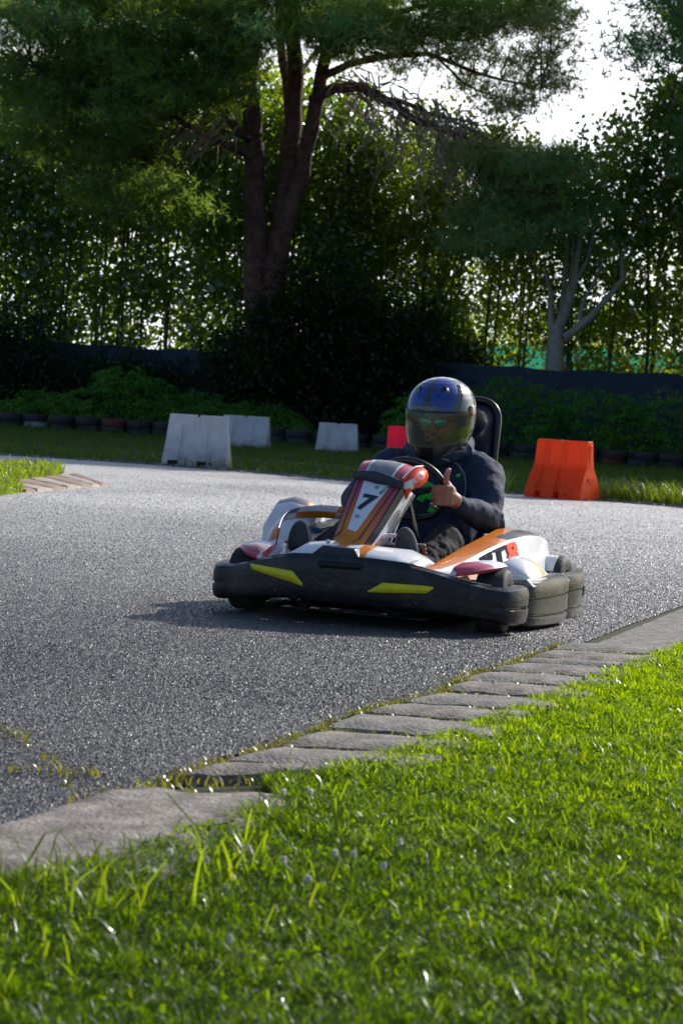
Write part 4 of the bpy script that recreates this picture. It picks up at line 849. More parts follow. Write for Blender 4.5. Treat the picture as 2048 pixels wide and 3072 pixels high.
# --- wheels
def wheel(x, y, r, w_, steer=0):
    e = empty('wheel', (x, y, r + .004), (0, 0, steer)); e.parent = kart
    prof = [(.50, .78), (.56, .95), (.72, 1.0), (.90, .97), (.975, .86), (1.0, .70), (1.0, 0), (1.0, -.70), (.975, -.86), (.90, -.97), (.72, -1.0), (.56, -.95), (.50, -.78)]
    rings = []
    for k in range(41):
        a = 2 * math.pi * k / 40; rings.append([(z * w_ / 2, r * q * math.cos(a), r * q * math.sin(a)) for q, z in prof])
    t = MB().loft(rings, closed=True, caps=False).build('tyre', m_rub, e)
    rm = MB()
    for sd_ in (-1, 1):
        rr_ = [[(sd_ * w_ * zz_ / 2, r * q * math.cos(2 * math.pi * k / 32), r * q * math.sin(2 * math.pi * k / 32)) for k in range(32)] for q, zz_ in ((.51, .80), (.46, .70), (.30, .45), (.12, .50), (.01, .50))]
        rm.loft(rr_, caps=False)
    rm.tube([(-w_ * .5, 0, 0), (w_ * .5, 0, 0)], .018, n=10)
    for k in range(4): a = k * 1.57 + .4; rm.tube([(w_ * .22, r * .3 * math.cos(a), r * .3 * math.sin(a)), (w_ * .30, r * .3 * math.cos(a), r * .3 * math.sin(a))], .008, n=6)
    rm.build('rim', m_steel, e); return e
wheel(.535, .34, .13, .125, rad(4)); wheel(-.535, .34, .13, .125, rad(4)); wheel(.49, 1.40, .140, .19); wheel(-.49, 1.40, .140, .19)
# --- chassis: floor, tubes, axles
ch = MB(); ch.box((0, .72, .045), (.62, 1.15, .006)); ch.build('floor_tray', m_dark, kart)
ch = MB()
for s in (-1, 1):
    ch.tube([(s * .18, .10, .06), (s * .30, .30, .06), (s * .33, .60, .06), (s * .30, 1.0, .06), (s * .32, 1.65, .07)], .016, n=8)
    ch.tube([(s * .33, .62, .06), (s * .56, .62, .07), (s * .56, 1.08, .07), (s * .31, 1.1, .06)], .011, n=8)
    ch.tube([(s * .30, .32, .06), (s * .42, .34, .12), (s * .48, .34, .13)], .014, n=8)
ch.tube([(-.30, .32, .06), (.30, .32, .06)], .016, n=8); ch.tube([(-.31, 1.2, .06), (.31, 1.2, .06)], .016, n=8); ch.tube([(-.50, 1.42, .144), (.50, 1.42, .144)], .018, n=10); ch.tube([(-.18, .10, .06), (-.15, .03, .10), (.15, .03, .10), (.18, .10, .06)], .011, n=8)
ch.build('frame', m_dark, kart)  # near black: shade under the kart is put into frame and floor colour
for x_, z_ in ((-.50, .150), (.50, .150), (-.30, .120), (.30, .120), (-.02, .205)):
    MB().tube([(x_, ycurve(x_) - .004, z_), (x_, ycurve(x_) + .004, z_)], .0050, n=12).build('bolt', m_rust, fb, sharp=50)
# --- nose cowl: low white mound behind the bumper top
sec = [(-.335, .252, .10, .02, .10), (-.27, .270, .16, .06, .13), (-.225, .318, .20, .06, .14), (-.12, .332, .21, .07, .15), (-.075, .332, .20, .07, .15), (-.03, .328, .19, .07, .15), (.02, .325, .19, .07, .15), (.07, .322, .20, .07, .15), (.19, .318, .22, .06, .16), (.25, .290, .24, .06, .17), (.30, .250, .27, .04, .17)]
rings = []
for x, zp, yp, rd, bk in sec:
    yf = ycurve(x) + .035; z0 = np.interp(abs(x), [0, .12, .24, .36], [.284, .283, .276, .252]) - .012
    rings.append([(x, yf, z0), (x, yf + .012, z0 + .012), (x, yf * .5 + yp * .5 - .03, z0 * .35 + zp * .65), (x, yp - .03, zp - .006), (x, yp, zp), (x, yp + bk * .5, zp - .004), (x, yp + bk, zp - .03), (x, yp + bk + .01, .20)])
def nosecol(i, j):
    if i in (0, 1) or i >= 8: return 1 if i >= 9 else 0
    if i == 4: return 2
    if i == 6: return 2
    return 0
MB().loft(rings, caps=False, closed=False, mf=nosecol).build('nose_cowl', [m_white, m_grey, m_or], kart, sharp=28, solid=.004)
# black centre intake of the nose
mb = MB(); mb.loft([[(-.150, y, .280), (-.105, y, .318), (.030, y, .312), (.052, y, .276)] for y in (.030, .10)]); mb.build('nose_intake', m_ink, kart, bev=.004)
# white ball fasteners
MB().ell((-.108, .10, .330), (.010, .010, .010)).build('fastener', m_white, kart)
# --- steering fairing with the number ------------------------------------------------
# rows bottom->top measured as: centre x, half width, y, z, tilt (right side lower)
rows = [(-.050, .066, .165, .334), (-.045, .075, .215, .378), (-.040, .083, .270, .428), (-.034, .091, .330, .486), (-.028, .097, .390, .540), (-.022, .102, .440, .590)]
ucols = [-1.22, -1.10, -1.0, -.93, -.62, -.59, -.40, 0, .40, .59, .62, .93, 1.0, 1.10, 1.30]
def frow(c, h, y, z, kb=0., tilt=.014):
    out = []
    for u in ucols:
        a = max(0, abs(u) - 1.0); yy = y + (.012 * u * u if a == 0 else .012 + a * .42 + a * a * .3); zz = z - (a * .10) - tilt * u + (0 if a == 0 else 0)
        out.append((c + min(abs(u), 1.12) * np.sign(u) * h, yy, zz - .008 * u * u))
    return out
# denser in t, with the lower end cut to a shallow V
R_ = []
T_ = np.linspace(0, 1, 15); ra = np.array(rows); tt = np.linspace(0, 1, len(rows))
for t in T_:
    c, h, y, z = [np.interp(t, tt, ra[:, k]) for k in range(4)]; R_.append(frow(c, h, y, z))
for j, u in enumerate(ucols):                                       # V-shaped lower lip
    k = (1 - min(1, abs(u))) * .028
    R_[0][j] = (R_[0][j][0], R_[0][j][1] - k * .5, R_[0][j][2] - k)
def fcol(i, j):
    u = (ucols[j] + ucols[j + 1]) / 2; au = abs(u)
    wl_ = .30 + .28 * (i / 14)                                        # half width of the white number panel
    if au > 1.10: return 2
    if au > .96: return 3
    if .585 < au < .625: return 3
    if au > .62: return 1
    if i < 2: return 0
    if au < .40: return 2 if i >= 2 else 0
    return 0
mbf = MB(); mbf.loft(R_, caps=False, closed=False, mf=fcol)
fairing = mbf.build('front_fairing', [m_grad, m_grad2, m_wht2, m_ink], kart, sharp=30, solid=.004)
# white number panel, tapering downwards, 2 mm proud
def fpt(u, t, off=.0):
    c, h, y, z = [np.interp(t, tt, ra[:, k]) for k in range(4)]; return np.array((c + u * h, y + .012 * u * u - off * .75, z - .014 * u - .008 * u * u + off * .65))
def patch(name, quad, m, off, n=8, parent=fairing):
    """quad in (u,t): bottom-left, bottom-right, top-right, top-left"""
    rings = []
    for j in range(n + 1):
        v = j / n; l = np.array(quad[0]) * (1 - v) + np.array(quad[3]) * v; r = np.array(quad[1]) * (1 - v) + np.array(quad[2]) * v
        rings.append([fpt(*(l * (1 - k / 6) + r * (k / 6)), off) for k in range(7)])
    return MB().loft(rings, caps=False, closed=False).build(name, m, parent)
patch('orange_foot', [(-.62, .10), (.58, .10), (.60, .24), (-.60, .24)], m_grad, .0010)
patch('number_panel', [(-.30, .19), (.22, .19), (.62, 1.0), (-.60, 1.0)], m_wht2, .0024)
patch('gradient_band', [(-.60, .20), (-.30, .19), (-.60, 1.0), (-.80, 1.0)], m_grad, .0018)
patch('gradient_band', [(.22, .19), (.56, .20), (.82, 1.0), (.62, 1.0)], m_grad, .0018)
for q in ([(-.62, .14), (-.57, .14), (-.78, 1.0), (-.82, 1.0)], [(.52, .10), (.57, .10), (.84, 1.0), (.80, 1.0)], [(-1.0, .0), (-.93, .0), (-.57, .13), (-.61, .15)], [(.30, -.02), (.36, -.02), (.57, .13), (.52, .12)]):
    patch('pinstripe', q, m_ink, .0032, 6)
# the 7, its small rings, the side lettering
nz = Vector((0, -.75, .66)); ox = Vector((1, 0, -.06)); oy = Vector((.10, .62, .78))
def fmx(u, t, off=.004, sk=0.): return frame_mx(fpt(u, t, off), ox + Vector((0, 0, 0)), (oy[0] + sk, oy[1], oy[2]))
def on_fairing(name, ch, size, u0, t0, m, rot=0., shear=.2, bold=.003, off=.0045):
    o = text(name, ch, size, Matrix.Rotation(rot, 4, 'Z'), m, fairing, 0., shear, bold); bm = bmesh.new(); bm.from_mesh(o.data); bmesh.ops.triangulate(bm, faces=bm.faces)
    bmesh.ops.subdivide_edges(bm, edges=[e for e in bm.edges if e.calc_length() > .01], cuts=3)
    cx_ = (min(v.co.x for v in bm.verts) + max(v.co.x for v in bm.verts)) / 2; cy_ = (min(v.co.y for v in bm.verts) + max(v.co.y for v in bm.verts)) / 2
    for v in bm.verts:
        t = t0 + (v.co.y - cy_) / .376; h = np.interp(t, [0, 1], [.066, .102]); v.co = Vector(fpt(u0 + (v.co.x - cx_) / h, t, off))
    bm.to_mesh(o.data); bm.free(); return o
on_fairing('number_seven', '7', .112, .05, .62, m_ink, rot=rad(2), shear=.1, bold=.0045)
for u, t in ((.10, .86), (-.10, .41)):
    mb = MB(); mx_ = fmx(u, t, .0045); mb.tube([mx_ @ Vector((.0075 * math.cos(a), .0075 * math.sin(a), 0)) for a in np.linspace(0, 2 * math.pi, 17)[:-1]], .0022, n=5, closed=True); mb.build('badge_ring', m_grey, fairing)
on_fairing('side_lettering', 'RENTAL', .018, .47, .86, m_ink, rad(72), 0, .0003)
# hood above the number: dark slot, then grey top with red flanks and white lines
hc = [(-1.16, -.03), (-1.0, 0), (-.60, 0), (-.52, 0), (0, 0), (.48, 0), (.56, 0), (.95, 0), (1.02, 0), (1.22, 0)]
hr = [(-.022, .106, .436, .602), (-.020, .110, .452, .625), (-.016, .114, .490, .652), (-.012, .117, .540, .668), (-.010, .118, .580, .668), (-.008, .114, .612, .650)]
H_ = []
for c, h, y, z in hr:
    H_.append([(c + min(abs(u), 1.05) * np.sign(u) * h, y + .02 * u * u + (max(0, abs(u) - 1) * .10), z - .010 * u - .018 * u * u - max(0, abs(u) - 1.0) * .24 * (1 if u > 0 else 1)) for u, _ in hc])
def hcol(i, j):
    return {0: 1, 1: 1, 2: 2, 3: 0, 4: 0, 5: 2, 6: 1, 7: 2, 8: 3}[j]
hood = MB().loft(H_, caps=False, closed=False, mf=hcol).build('fairing_hood', [m_grey, m_pink, m_white, m_or2], kart, sharp=35, solid=.004)
mb = MB(); sl_ = []
for u in np.linspace(-1.03, 1.03, 9):
    x = -.022 + u * .106; d = 1 - abs(u) * .45; yy = .420 + .020 * u * u; zz = .600 - .014 * u - .012 * u * u
    sl_.append([(x, yy - .006, zz - .030 * d), (x, yy - .012, zz - .010), (x, yy - .004, zz + .022 * d), (x, yy + .04, zz + .02 * d), (x, yy + .04, zz - .03 * d)])
mb.loft(sl_).build('hood_slot', m_ink, hood, sharp=50)
# right flank of the hood: orange red cheek with the small logo, white lower edge
fl_ = [[(.082, .445, .596), (.090, .44, .580), (.090, .45, .556)], [(.098, .49, .630), (.112, .475, .600), (.122, .485, .560)], [(.106, .53, .648), (.130, .515, .612), (.146, .525, .572)], [(.112, .57, .654), (.140, .555, .625), (.150, .565, .592)], [(.114, .605, .652), (.138, .60, .635), (.144, .605, .615)]]
ck = MB().loft(fl_, caps=False, closed=False, mf=lambda i, j: 0 if (j == 0 or i > 0) else 1).build('hood_cheek', [m_or2, m_white], hood, sharp=50, solid=.003)
text('cheek_logo', 'RT8', .034, frame_mx((.130, .500, .602), (.42, .70, .55), (-.25, -.1, .8)), m_white, ck, .0004, 0, .0006)
# white edge line down the right flank of the fairing
MB().tube([(.118, .60, .655), (.108, .53, .652), (.096, .49, .634), (.080, .445, .600)], .0032, n=6).build('edge_line', m_white, hood)
# --- steering wheel, column
wc = np.array((.020, .76, .543)); iu = np.array((0, -.46, .888)); ix = np.array((1., 0, 0)); Rw = .158
st = empty('steering_wheel', tuple(wc)); st.parent = kart
rim = MB(wc)
pts = []
for a in np.linspace(0, 2 * math.pi, 49)[:-1]:
    r_ = Rw * (1 - .10 * max(0, -math.sin(a)) ** 6); pts.append(wc + ix * r_ * math.cos(a) + iu * r_ * math.sin(a) * .93)
rim.tube(pts, .0155, n=10, closed=True); rim.build('rim', m_blk, st)
hb = MB(wc)
for a in (rad(90 + 82), rad(90 - 82), rad(270)): hb.tube([wc + np.array((0, -.02, -.01)), wc + ix * .6 * Rw * math.cos(a) + iu * .6 * Rw * math.sin(a), wc + ix * Rw * math.cos(a) + iu * Rw * math.sin(a) * .93], [.022, .014, .010], n=8)
hb.ell(wc + np.array((0, -.005, 0)), (.045, .03, .045)); hb.build('spoke', m_blk, st)
MB(wc).tube([wc + np.array((.09, .01, -.05)), wc + np.array((.13, .005, -.075))], .006, n=6).build('clamp', m_steel, st)
MB().tube([wc, (0, .50, .26), (0, .34, .12)], .011, n=8).build('steering_column', m_steel, kart)
MB().tube([(.08, .58, .50), (.10, .60, .40), (.12, .64, .32)], [.006, .009, .005], n=6).build('fairing_stay', m_steel, kart)
# --- foot controls
MB().tube([(-.02, .41, .318), (.215, .38, .330)], .010, n=8).build('pedal_bar', m_steel, kart)
MB().tube([(-.40, .40, .30), (-.26, .38, .305)], .009, n=8).build('pedal_bar', m_steel, kart)
mb = MB()
for k in range(9): t = k / 8; mb.box((.215 + .012 * math.sin(t * 3.1), .375, .33 - t * .125), (.010, .016, .013), R=Matrix.Rotation(.5 - t, 3, 'Y'))
mb.build('pedal_link', m_rust, kart, bev=.002)
mb = MB(); mb.tube([(.0, .40, .328), (-.02, .36, .27), (-.02, .33, .12)], .008, n=6); mb.tube([(.215, .38, .33), (.21, .40, .24), (.20, .42, .10)], .009, n=6); mb.build('pedal_arm', m_rust, kart)
# pale cast lever beside the fairing foot
mb = MB(); mb.loft([[(x, y - w_, z), (x, y, z + h), (x, y + w_, z), (x, y, z - h)] for x, y, z, w_, h in [(.0, .33, .335, .01, .012), (.03, .34, .352, .02, .016), (.075, .36, .366, .022, .014), (.105, .37, .362, .016, .012), (.118, .37, .350, .008, .008)]]); mb.build('throttle_lever', m_white, kart, sub=1)
# --- side pods -------------------------------------------------------------------------
m_peach = mat('sun_bleached_sticker', (.72, .48, .42), .35, coat=.3, base2=(.70, .60, .60), scale=14)
def side_pod(s, zs=1.0, zo=0.):
    rw = [(.145, .285, .250, .300, .246, .310, .225), (.22, .292, .262, .335, .250, .370, .215), (.36, .300, .288, .385, .278, .435, .21), (.60, .312, .330, .425, .326, .485, .20), (.85, .325, .368, .446, .360, .51, .20), (1.08, .338, .404, .456, .374, .52, .20), (1.18, .345, .408, .458, .374, .52, .20), (1.35, .362, .388, .456, .366, .52, .20), (1.46, .375, .365, .455, .350, .50, .20), (1.50, .385, .345, .45, .325, .49, .21)]
    rings = []
    for y, xi, zi, xr, zr, xo, zo_ in rw:
        f = lambda z: z * zs if s > 0 else (.2 + (z - .2) * zs)
        rings.append([(s * (xi + .006), y, .17), (s * xi, y, f(zi) - .012), (s * (xi + .008), y, f(zi)), (s * (xi * .5 + xr * .5), y, f(zi * .5 + zr * .5) + .004), (s * xr, y, f(zr)), (s * (xr + .010), y, f(zr) - .010), (s * (xr * .45 + xo * .55), y, f(zr * .5 + zo_ * .5)), (s * xo, y, zo_), (s * (xo - .02), y, .17)])
    def col(i, j):
        if s < 0 and (j <= 3 or j == 8): return 4
        if j in (0, 1): return 1 if j else 3
        if j == 2: return 1 if i < 5 else (2 if i < 6 else 0)
        if j == 3: return 1 if i < 4 else (3 if i == 4 else (4 if i in (5, 6) else 5))
        if j == 4: return 0
        if j == 6 and i < 3: return 1
        return 0
    pod = MB().loft(rings, mf=col, closed=True).build('side_pod', [m_white, m_or, m_grey, m_ink, m_blk, m_or2], kart, sharp=30)
    # lower bulging fender
    def pat(i, j): return 0
    fd = MB(); R2 = []
    for k in range(15):
        t = k / 14; y = .56 + .42 * t; e = math.sin(math.pi * min(1, .04 + .96 * t) ** .8) ** .6
        R2.append([(s * (.44 + .02 * e), y, .20), (s * (.475), y, .205 + .08 * e), (s * (.50 + .01 * e), y, .21 + .098 * e), (s * (.545 + .02 * e), y, .21 + .088 * e), (s * (.59 + .025 * e), y, .21 + .052 * e), (s * (.61 + .035 * e), y, .205 + .01 * e), (s * .60, y, .19)])
    fd.loft(R2, mf=lambda i, j: 1 if (6 <= i <= 8 and j in (3, 4)) else 0); fd.build('rear_fender', [m_white, m_yo], pod, sharp=60, sub=1)
    # skirt between fender and bumper
    MB().loft([[(s * .47, y, .185), (s * .47, y, .212), (s * (.655 - (.03 if y < .55 or y > 1.1 else 0)), y, .222), (s * .66, y, .19)] for y in (.50, .60, .8, 1.0, 1.14)]).build('skirt', m_wgr, pod, bev=.004)
    # front mudguard over the front tyre
    gd = MB(); rg = []
    for y, x0, x1, z in [(.14, .40, .43, .256), (.18, .395, .50, .268), (.26, .405, .555, .282), (.34, .42, .575, .288), (.40, .44, .57, .286), (.42, .46, .555, .282)]:
        rg.append([(s * x0, y, z - .022), (s * (x0 + .01), y, z), (s * (x0 * .5 + x1 * .5), y, z + .008), (s * (x1 - .015), y, z), (s * x1, y, z - .012), (s * (x1 - .01), y, z - .026)])
    gd.loft(rg, mf=lambda i, j: 2 if j == 5 else (1 if i <= 1 or j in (0, 4) else 0)); gd.build('mudguard', [m_wht2, m_pink, m_ink], pod, sharp=35)
    return pod
m_yo = mat('yellow_orange_sticker', (.85, .45, .08), .35, coat=.3); m_wgr = mat('dusty_white_plastic', (.48, .48, .46), .45, var=.4, scale=14)
podR = side_pod(1)
podL = side_pod(-1, 1.0)
# RT8 lettering on the flank
def on_flank(pod, s, name, ch, size, y0, z0, m, shear=.2, bold=.004, rot=0.):
    o = text(name, ch, size, Matrix.Rotation(rot, 4, 'Z'), m, pod, 0., shear, bold); bm = bmesh.new(); bm.from_mesh(o.data)
    bmesh.ops.triangulate(bm, faces=bm.faces); bmesh.ops.subdivide_edges(bm, edges=[e for e in bm.edges if e.calc_length() > .012], cuts=3, use_grid_fill=False)
    dg = bpy.context.evaluated_depsgraph_get(); t_ = BVHTree.FromPolygons([v.co for v in pod.data.vertices], [p.vertices for p in pod.data.polygons])
    cx_ = (min(v.co.x for v in bm.verts) + max(v.co.x for v in bm.verts)) / 2; cy_ = (min(v.co.y for v in bm.verts) + max(v.co.y for v in bm.verts)) / 2
    for v in bm.verts:
        y = y0 + (v.co.x - cx_) * 2.0; z = z0 + v.co.y - cy_ + (v.co.x - cx_) * .10; z = min(z, np.interp(y, [.36, .60, .85, 1.08], [.270, .320, .354, .366])); h = t_.ray_cast(Vector((s * 1.0, y, z)), Vector((-s, 0, 0))); v.co = Vector(((h[0].x if h[0] else s * .5) + s * .006, y, z))
    bm.to_mesh(o.data); bm.free(); return o
m_inkm = mat('matt_black_print', (.012, .014, .020), .9, spec=.15); m_redm = mat('matt_red_print', (.80, .07, .02), .7, spec=.2)
on_flank(podR, 1, 'flank_lettering', 'R', .110, .545, .282, m_inkm, bold=.005)
on_flank(podR, 1, 'flank_lettering', 'T', .120, .690, .294, m_inkm, bold=.005)
on_flank(podR, 1, 'flank_lettering', '8', .125, .835, .308, m_redm, .1, .007)
# taller hump behind the left pod (engine side)
hp = []
for k in range(11):
    t = k / 10; y = .80 + .26 * t; e = math.sin(math.pi * (.12 + .80 * t)) ** .45
    hp.append([(-.665, y, .22 + .05 * e), (-.658, y, .26 + .13 * e), (-.625, y, .27 + .185 * e), (-.56, y, .27 + .205 * e), (-.49, y, .27 + .190 * e), (-.45, y, .26 + .150 * e)])
hp = [r_ + [(-.46, r_[0][1], .20), (-.655, r_[0][1], .20)] for r_ in hp]
MB().loft(hp, mf=lambda i, j: [0, 0, 3, 3, 1, 0, 0, 0][j] if 1 < i < 5 else ([0, 0, 2, 1, 3, 0, 0, 0][j] if 5 <= i < 8 else 0)).build('engine_cover', [m_white, m_or, m_pink, m_grey], podL, sharp=50)
bandc = [(-.470, .375, .255, 5), (-.478, .42, .290, 25), (-.495, .49, .338, 35), (-.515, .58, .372, 45), (-.515, .66, .395, 55), (-.490, .75, .410, 66), (-.430, .84, .420, 72), (-.350, .89, .418, 72), (-.27, .92, .410, 72), (-.18, .94, .395, 72)]
rg = []
for k, (x, y, z, an_) in enumerate(bandc):
    # strip faces the front and tips upward along its run
    w_ = .034; d1 = np.array((math.cos(rad(an_)), 0, math.sin(rad(an_)))) * w_
    rg.append([np.array((x, y, z)) - d1, np.array((x, y - .012, z + .002)) + d1 * 0, np.array((x, y + .004, z)) + d1, np.array((x, y + .03, z)) + d1 * .9, np.array((x, y + .03, z)) - d1 * .9])
MB().loft(rg, mf=lambda i, j: (5 if j in (2, 3, 4) else {0: 0, 1: 1, 2: 4, 3: 0, 4: 3, 5: 0, 6: 0, 7: 1, 8: 1}[i] if j == 1 else {0: 4, 1: 4, 2: 4, 3: 0, 4: 0, 5: 1, 6: 1, 7: 4, 8: 0}[i])).build('pod_arch', [m_white, m_or, m_pink, m_grey, m_peach, m_blk], podL, sharp=60, sub=1)
MB().ell((-.36, .66, .33), (.028, .028, .03)).build('filler_cap', mat('blue_plastic', (.01, .04, .16), .3), kart)
MB().ell((-.37, .62, .27), (.03, .03, .035)).build('reservoir', mat('blue_dark_plastic', (.01, .03, .10), .3), kart)
# engine block and exhaust at the left behind, chain guard
en = MB(); en.box((-.40, 1.05, .16), (.18, .24, .16)); en.tube([(-.40, 1.05, .22), (-.40, 1.05, .34)], .05, n=12); en.build('engine', m_blk, kart, bev=.01)
fp_ = MB()
for s in (1, -1):
    fp_ = MB().loft([[(s * .45, y, .225 + .060 * math.sin(math.pi * t)), (s * .545, y, .225 + .060 * math.sin(math.pi * t)), (s * .545, y, .217 + .060 * math.sin(math.pi * t)), (s * .45, y, .217 + .060 * math.sin(math.pi * t))] for t, y in zip(np.linspace(0, 1, 7), np.linspace(1.28, 1.44, 7))])
    fp_.build('wheel_guard', m_white, kart, sharp=60)
# --- seat with headrest
se = empty('seat', (.02, 1.33, .1)); se.parent = kart
sb = MB((.02, 1.33, .1)); rg = []
for t in np.linspace(0, 1, 12):
    z = .07 + .60 * t; yb = 1.36 + .12 * t; hw = np.interp(t, [0, .3, .8, 1], [.17, .205, .18, .13]); wr = np.interp(t, [0, .4, 1], [.22, .17, .05])
    rg.append([(.02 + hw * math.sin(a) , yb + .03 - wr * (1 - math.cos(a)) * 1.0, z) for a in np.linspace(-1.7, 1.7, 15)])
sb.loft(rg, caps=False, closed=False); sb.build('shell', m_blk, se, solid=.008)
def rrect(cx, cz, hw, hh, r, n=6):
    out = []
    for qx, qz, a0 in ((1, 1, 0), (-1, 1, 90), (-1, -1, 180), (1, -1, 270)):
        for k in range(n + 1): a = rad(a0 + 90 * k / n); out.append((cx + qx * (hw - r) + r * math.cos(a), cz + qz * (hh - r) + r * math.sin(a)))
    return out
m_navy = mat('headrest_vinyl', (.012, .016, .040), .28, coat=.5, var=.3, scale=8)
yh = lambda z: 1.47 + (z - .7) * .14
ring_o = rrect(.030, .72, .150, .235, .085); rings = []
for dy, sc_ in ((-.008, .90), (-.022, .86), (-.028, .6), (-.030, .1)): rings.append([(.030 + (x - .030) * sc_, yh(z) + dy, .72 + (z - .72) * sc_) for x, z in ring_o])
MB((.02, 1.33, .1)).loft([[(x, yh(z) + .02, z) for x, z in ring_o], [(.030 + (x - .030) * .93, yh(z) - .004, .72 + (z - .72) * .93) for x, z in ring_o]] + rings).build('headrest', m_navy, se, sharp=45)
MB((.02, 1.33, .1)).tube([(x, yh(z) + .004, z) for x, z in rrect(.030, .72, .156, .240, .088)], .016, n=10, closed=True).build('headrest_frame', m_blk, se)
MB((.02, 1.33, .1)).tube([(.175, 1.50, .62), (.20, 1.44, .40), (.24, 1.36, .20), (.24, 1.3, .07)], .014, n=8).build('seat_stay', m_blk, se)
# ================================================================== DRIVER
Mk = Matrix.Translation((KX, KY, 0)) @ Matrix.Rotation(-YAW, 4, 'Z')
base = (0.0, 1.20, .06); wp = Mk @ Vector(base)
drv = empty('person', tuple(wp), (0, 0, -YAW), label='kart driver in navy hoodie and blue full face helmet giving a thumbs up', cat='person')
m_skin = mat('skin', (.46, .22, .15), .5, base2=(.36, .15, .10), scale=25, bump=.15, bscale=120)
m_hood = mat('hoodie_fabric', (.014, .026, .058), .8, base2=(.024, .042, .082), scale=12, bump=.3, bscale=300)
m_trou = mat('trouser_fabric', (.010, .010, .012), .85, base2=(.02, .02, .022), scale=15, bump=.3, bscale=200)
HC = np.array((.010, 1.20, .862))              # helmet centre
wrR = np.array((.215, .80, .500)); wrL = np.array((-.175, .86, .56))
elR = np.array((.285, 1.03, .430)); elL = np.array((-.335, 1.08, .46)); shR = np.array((.205, 1.255, .640)); shL = np.array((-.235, 1.235, .635))
def body_common(mb, k=0.):
    T = [(.14, 1.24, .175, .115), (.24, 1.27, .170, .112), (.34, 1.285, .165, .110), (.44, 1.285, .175, .118), (.53, 1.28, .190, .122), (.60, 1.265, .195, .112), (.655, 1.255, .170, .085), (.70, 1.245, .105, .065)]
    rings = [[(-.012 + (w_ + k) * math.cos(a), y + (d + k) * math.sin(a), z) for a in np.linspace(0, 2 * math.pi, 25)[:-1]] for z, y, w_, d in T]; mb.loft(rings)
body = MB(base); body_common(body)
body.tube([(-.012, 1.24, .66), (-.012, 1.215, .80)], [.062, .056], n=14, round_=True)
# head
hc = HC + np.array((0, -.012, -.028)); body.ell(hc, (.075, .095, .105), n=20, m=14); body.ell(hc + (0, -.035, -.055), (.055, .060, .055)); body.ell(hc + (0, -.075, -.095), (.028, .024, .022))
body.tube([hc + (0, -.092, .012), hc + (0, -.108, -.018), hc + (0, -.116, -.036)], [.010, .013, .015], n=10, round_=True)
for s in (-1, 1): body.ell(hc + (s * .012, -.104, -.036), (.010, .010, .008)); body.ell(hc + (s * .034, -.080, -.028), (.022, .018, .018)); body.ell(hc + (s * .077, .0, -.01), (.010, .018, .030)); body.ell(hc + (s * .032, -.086, .020), (.022, .012, .009))
body.ell(hc + (0, -.094, -.062), (.024, .012, .006)); body.ell(hc + (0, -.092, -.072), (.020, .012, .007))
for sh, el, wr in ((shR, elR, wrR), (shL, elL, wrL)):
    body.tube([sh, (sh + el) / 2, el], [.058, .050, .042], n=14, round_=True); body.tube([el, el * .6 + wr * .4, wr], [.044, .042, .028], n=14, round_=True)
# legs
for s, kn, an, ft in ((1, (.195, .76, .335), (.155, .50, .19), (.158, .425, .28)), (-1, (-.235, .76, .34), (-.30, .50, .19), (-.318, .425, .28))):
    hip = np.array((s * .10 - .012, 1.20, .17)); body.tube([hip, (hip + kn) / 2, kn], [.088, .072, .056], n=14, round_=True); body.tube([kn, np.array(kn) * .55 + np.array(an) * .45, an], [.055, .052, .036], n=14, round_=True)
    body.tube([np.array(an) + (0, -.005, -.01), ft], [.033, .022], n=12, round_=True)
# right-of-picture hand: fist closed round the rim, thumb up
hk = np.array((.180, .735, .530)); e1 = np.array((1., 0, 0)); e2 = np.array((0, 1., 0)); e3 = np.array((0, 0, 1.))
def H(x, y, z): return hk + np.array((x, y, z))
body.tube([wrR, H(.045, .035, -.018), H(.030, .012, -.008)], [.027, .030, .034], n=14, round_=True)
for dz in (.026, .008, -.010, -.028): body.tube([H(.030, .020, dz - .004), H(.034, -.012, dz)], [.019, .0165], n=12, round_=True)
fl_ = [(.033, .0120, 1.0), (.011, .0125, 1.05), (-.012, .0120, 1.0), (-.033, .0108, .86)]
for dz, r_, L_ in fl_:
    body.tube([H(.036, -.010, dz), H(.022, -.032, dz - .001), H(-.016 * L_, -.037, dz - .003)], [r_ * 1.08, r_ * 1.12, r_ * 1.06], n=12, round_=True)
    body.tube([H(-.016 * L_, -.037, dz - .003), H(-.038 * L_, -.018, dz - .004)], [r_ * 1.06, r_ * .96], n=12, round_=True)
    body.tube([H(-.038 * L_, -.018, dz - .004), H(-.030 * L_, .006, dz - .004)], [r_ * .96, r_ * .84], n=12, round_=True)
body.tube([H(.034, .010, .012), H(.018, -.008, .046), H(.012, -.016, .058)], [.021, .0165, .0135], n=12, round_=True)
body.tube([H(.012, -.016, .058), H(.014, -.020, .082)], [.0135, .0128], n=12, round_=True)
body.tube([H(.014, -.020, .082), H(.024, -.022, .108)], [.0128, .0112], n=12, round_=True)
# other hand closed on the rim, mostly behind the fairing
hl = wc + ix * Rw * math.cos(rad(172)) + iu * Rw * math.sin(rad(172)) * .93
body.tube([wrL, hl + (-.02, .03, -.005)], [.027, .032], n=12, round_=True)
for k, dz in enumerate((.032, .011, -.010, -.030)):
    body.tube([hl + (-.022, .006, dz), hl + (-.018, -.026, dz)], [.0125, .0125], n=10, round_=True); body.tube([hl + (-.018, -.026, dz), hl + (.012, -.030, dz), hl + (.026, -.006, dz)], [.0122, .0118, .0105], n=10, round_=True)
body.tube([hl + (-.015, .01, .02), hl + (.005, .022, .045), hl + (.022, .012, .055)], [.017, .014, .012], n=10, round_=True)
bo = remesh(body, 'body', .0042, m_skin, drv, 3)
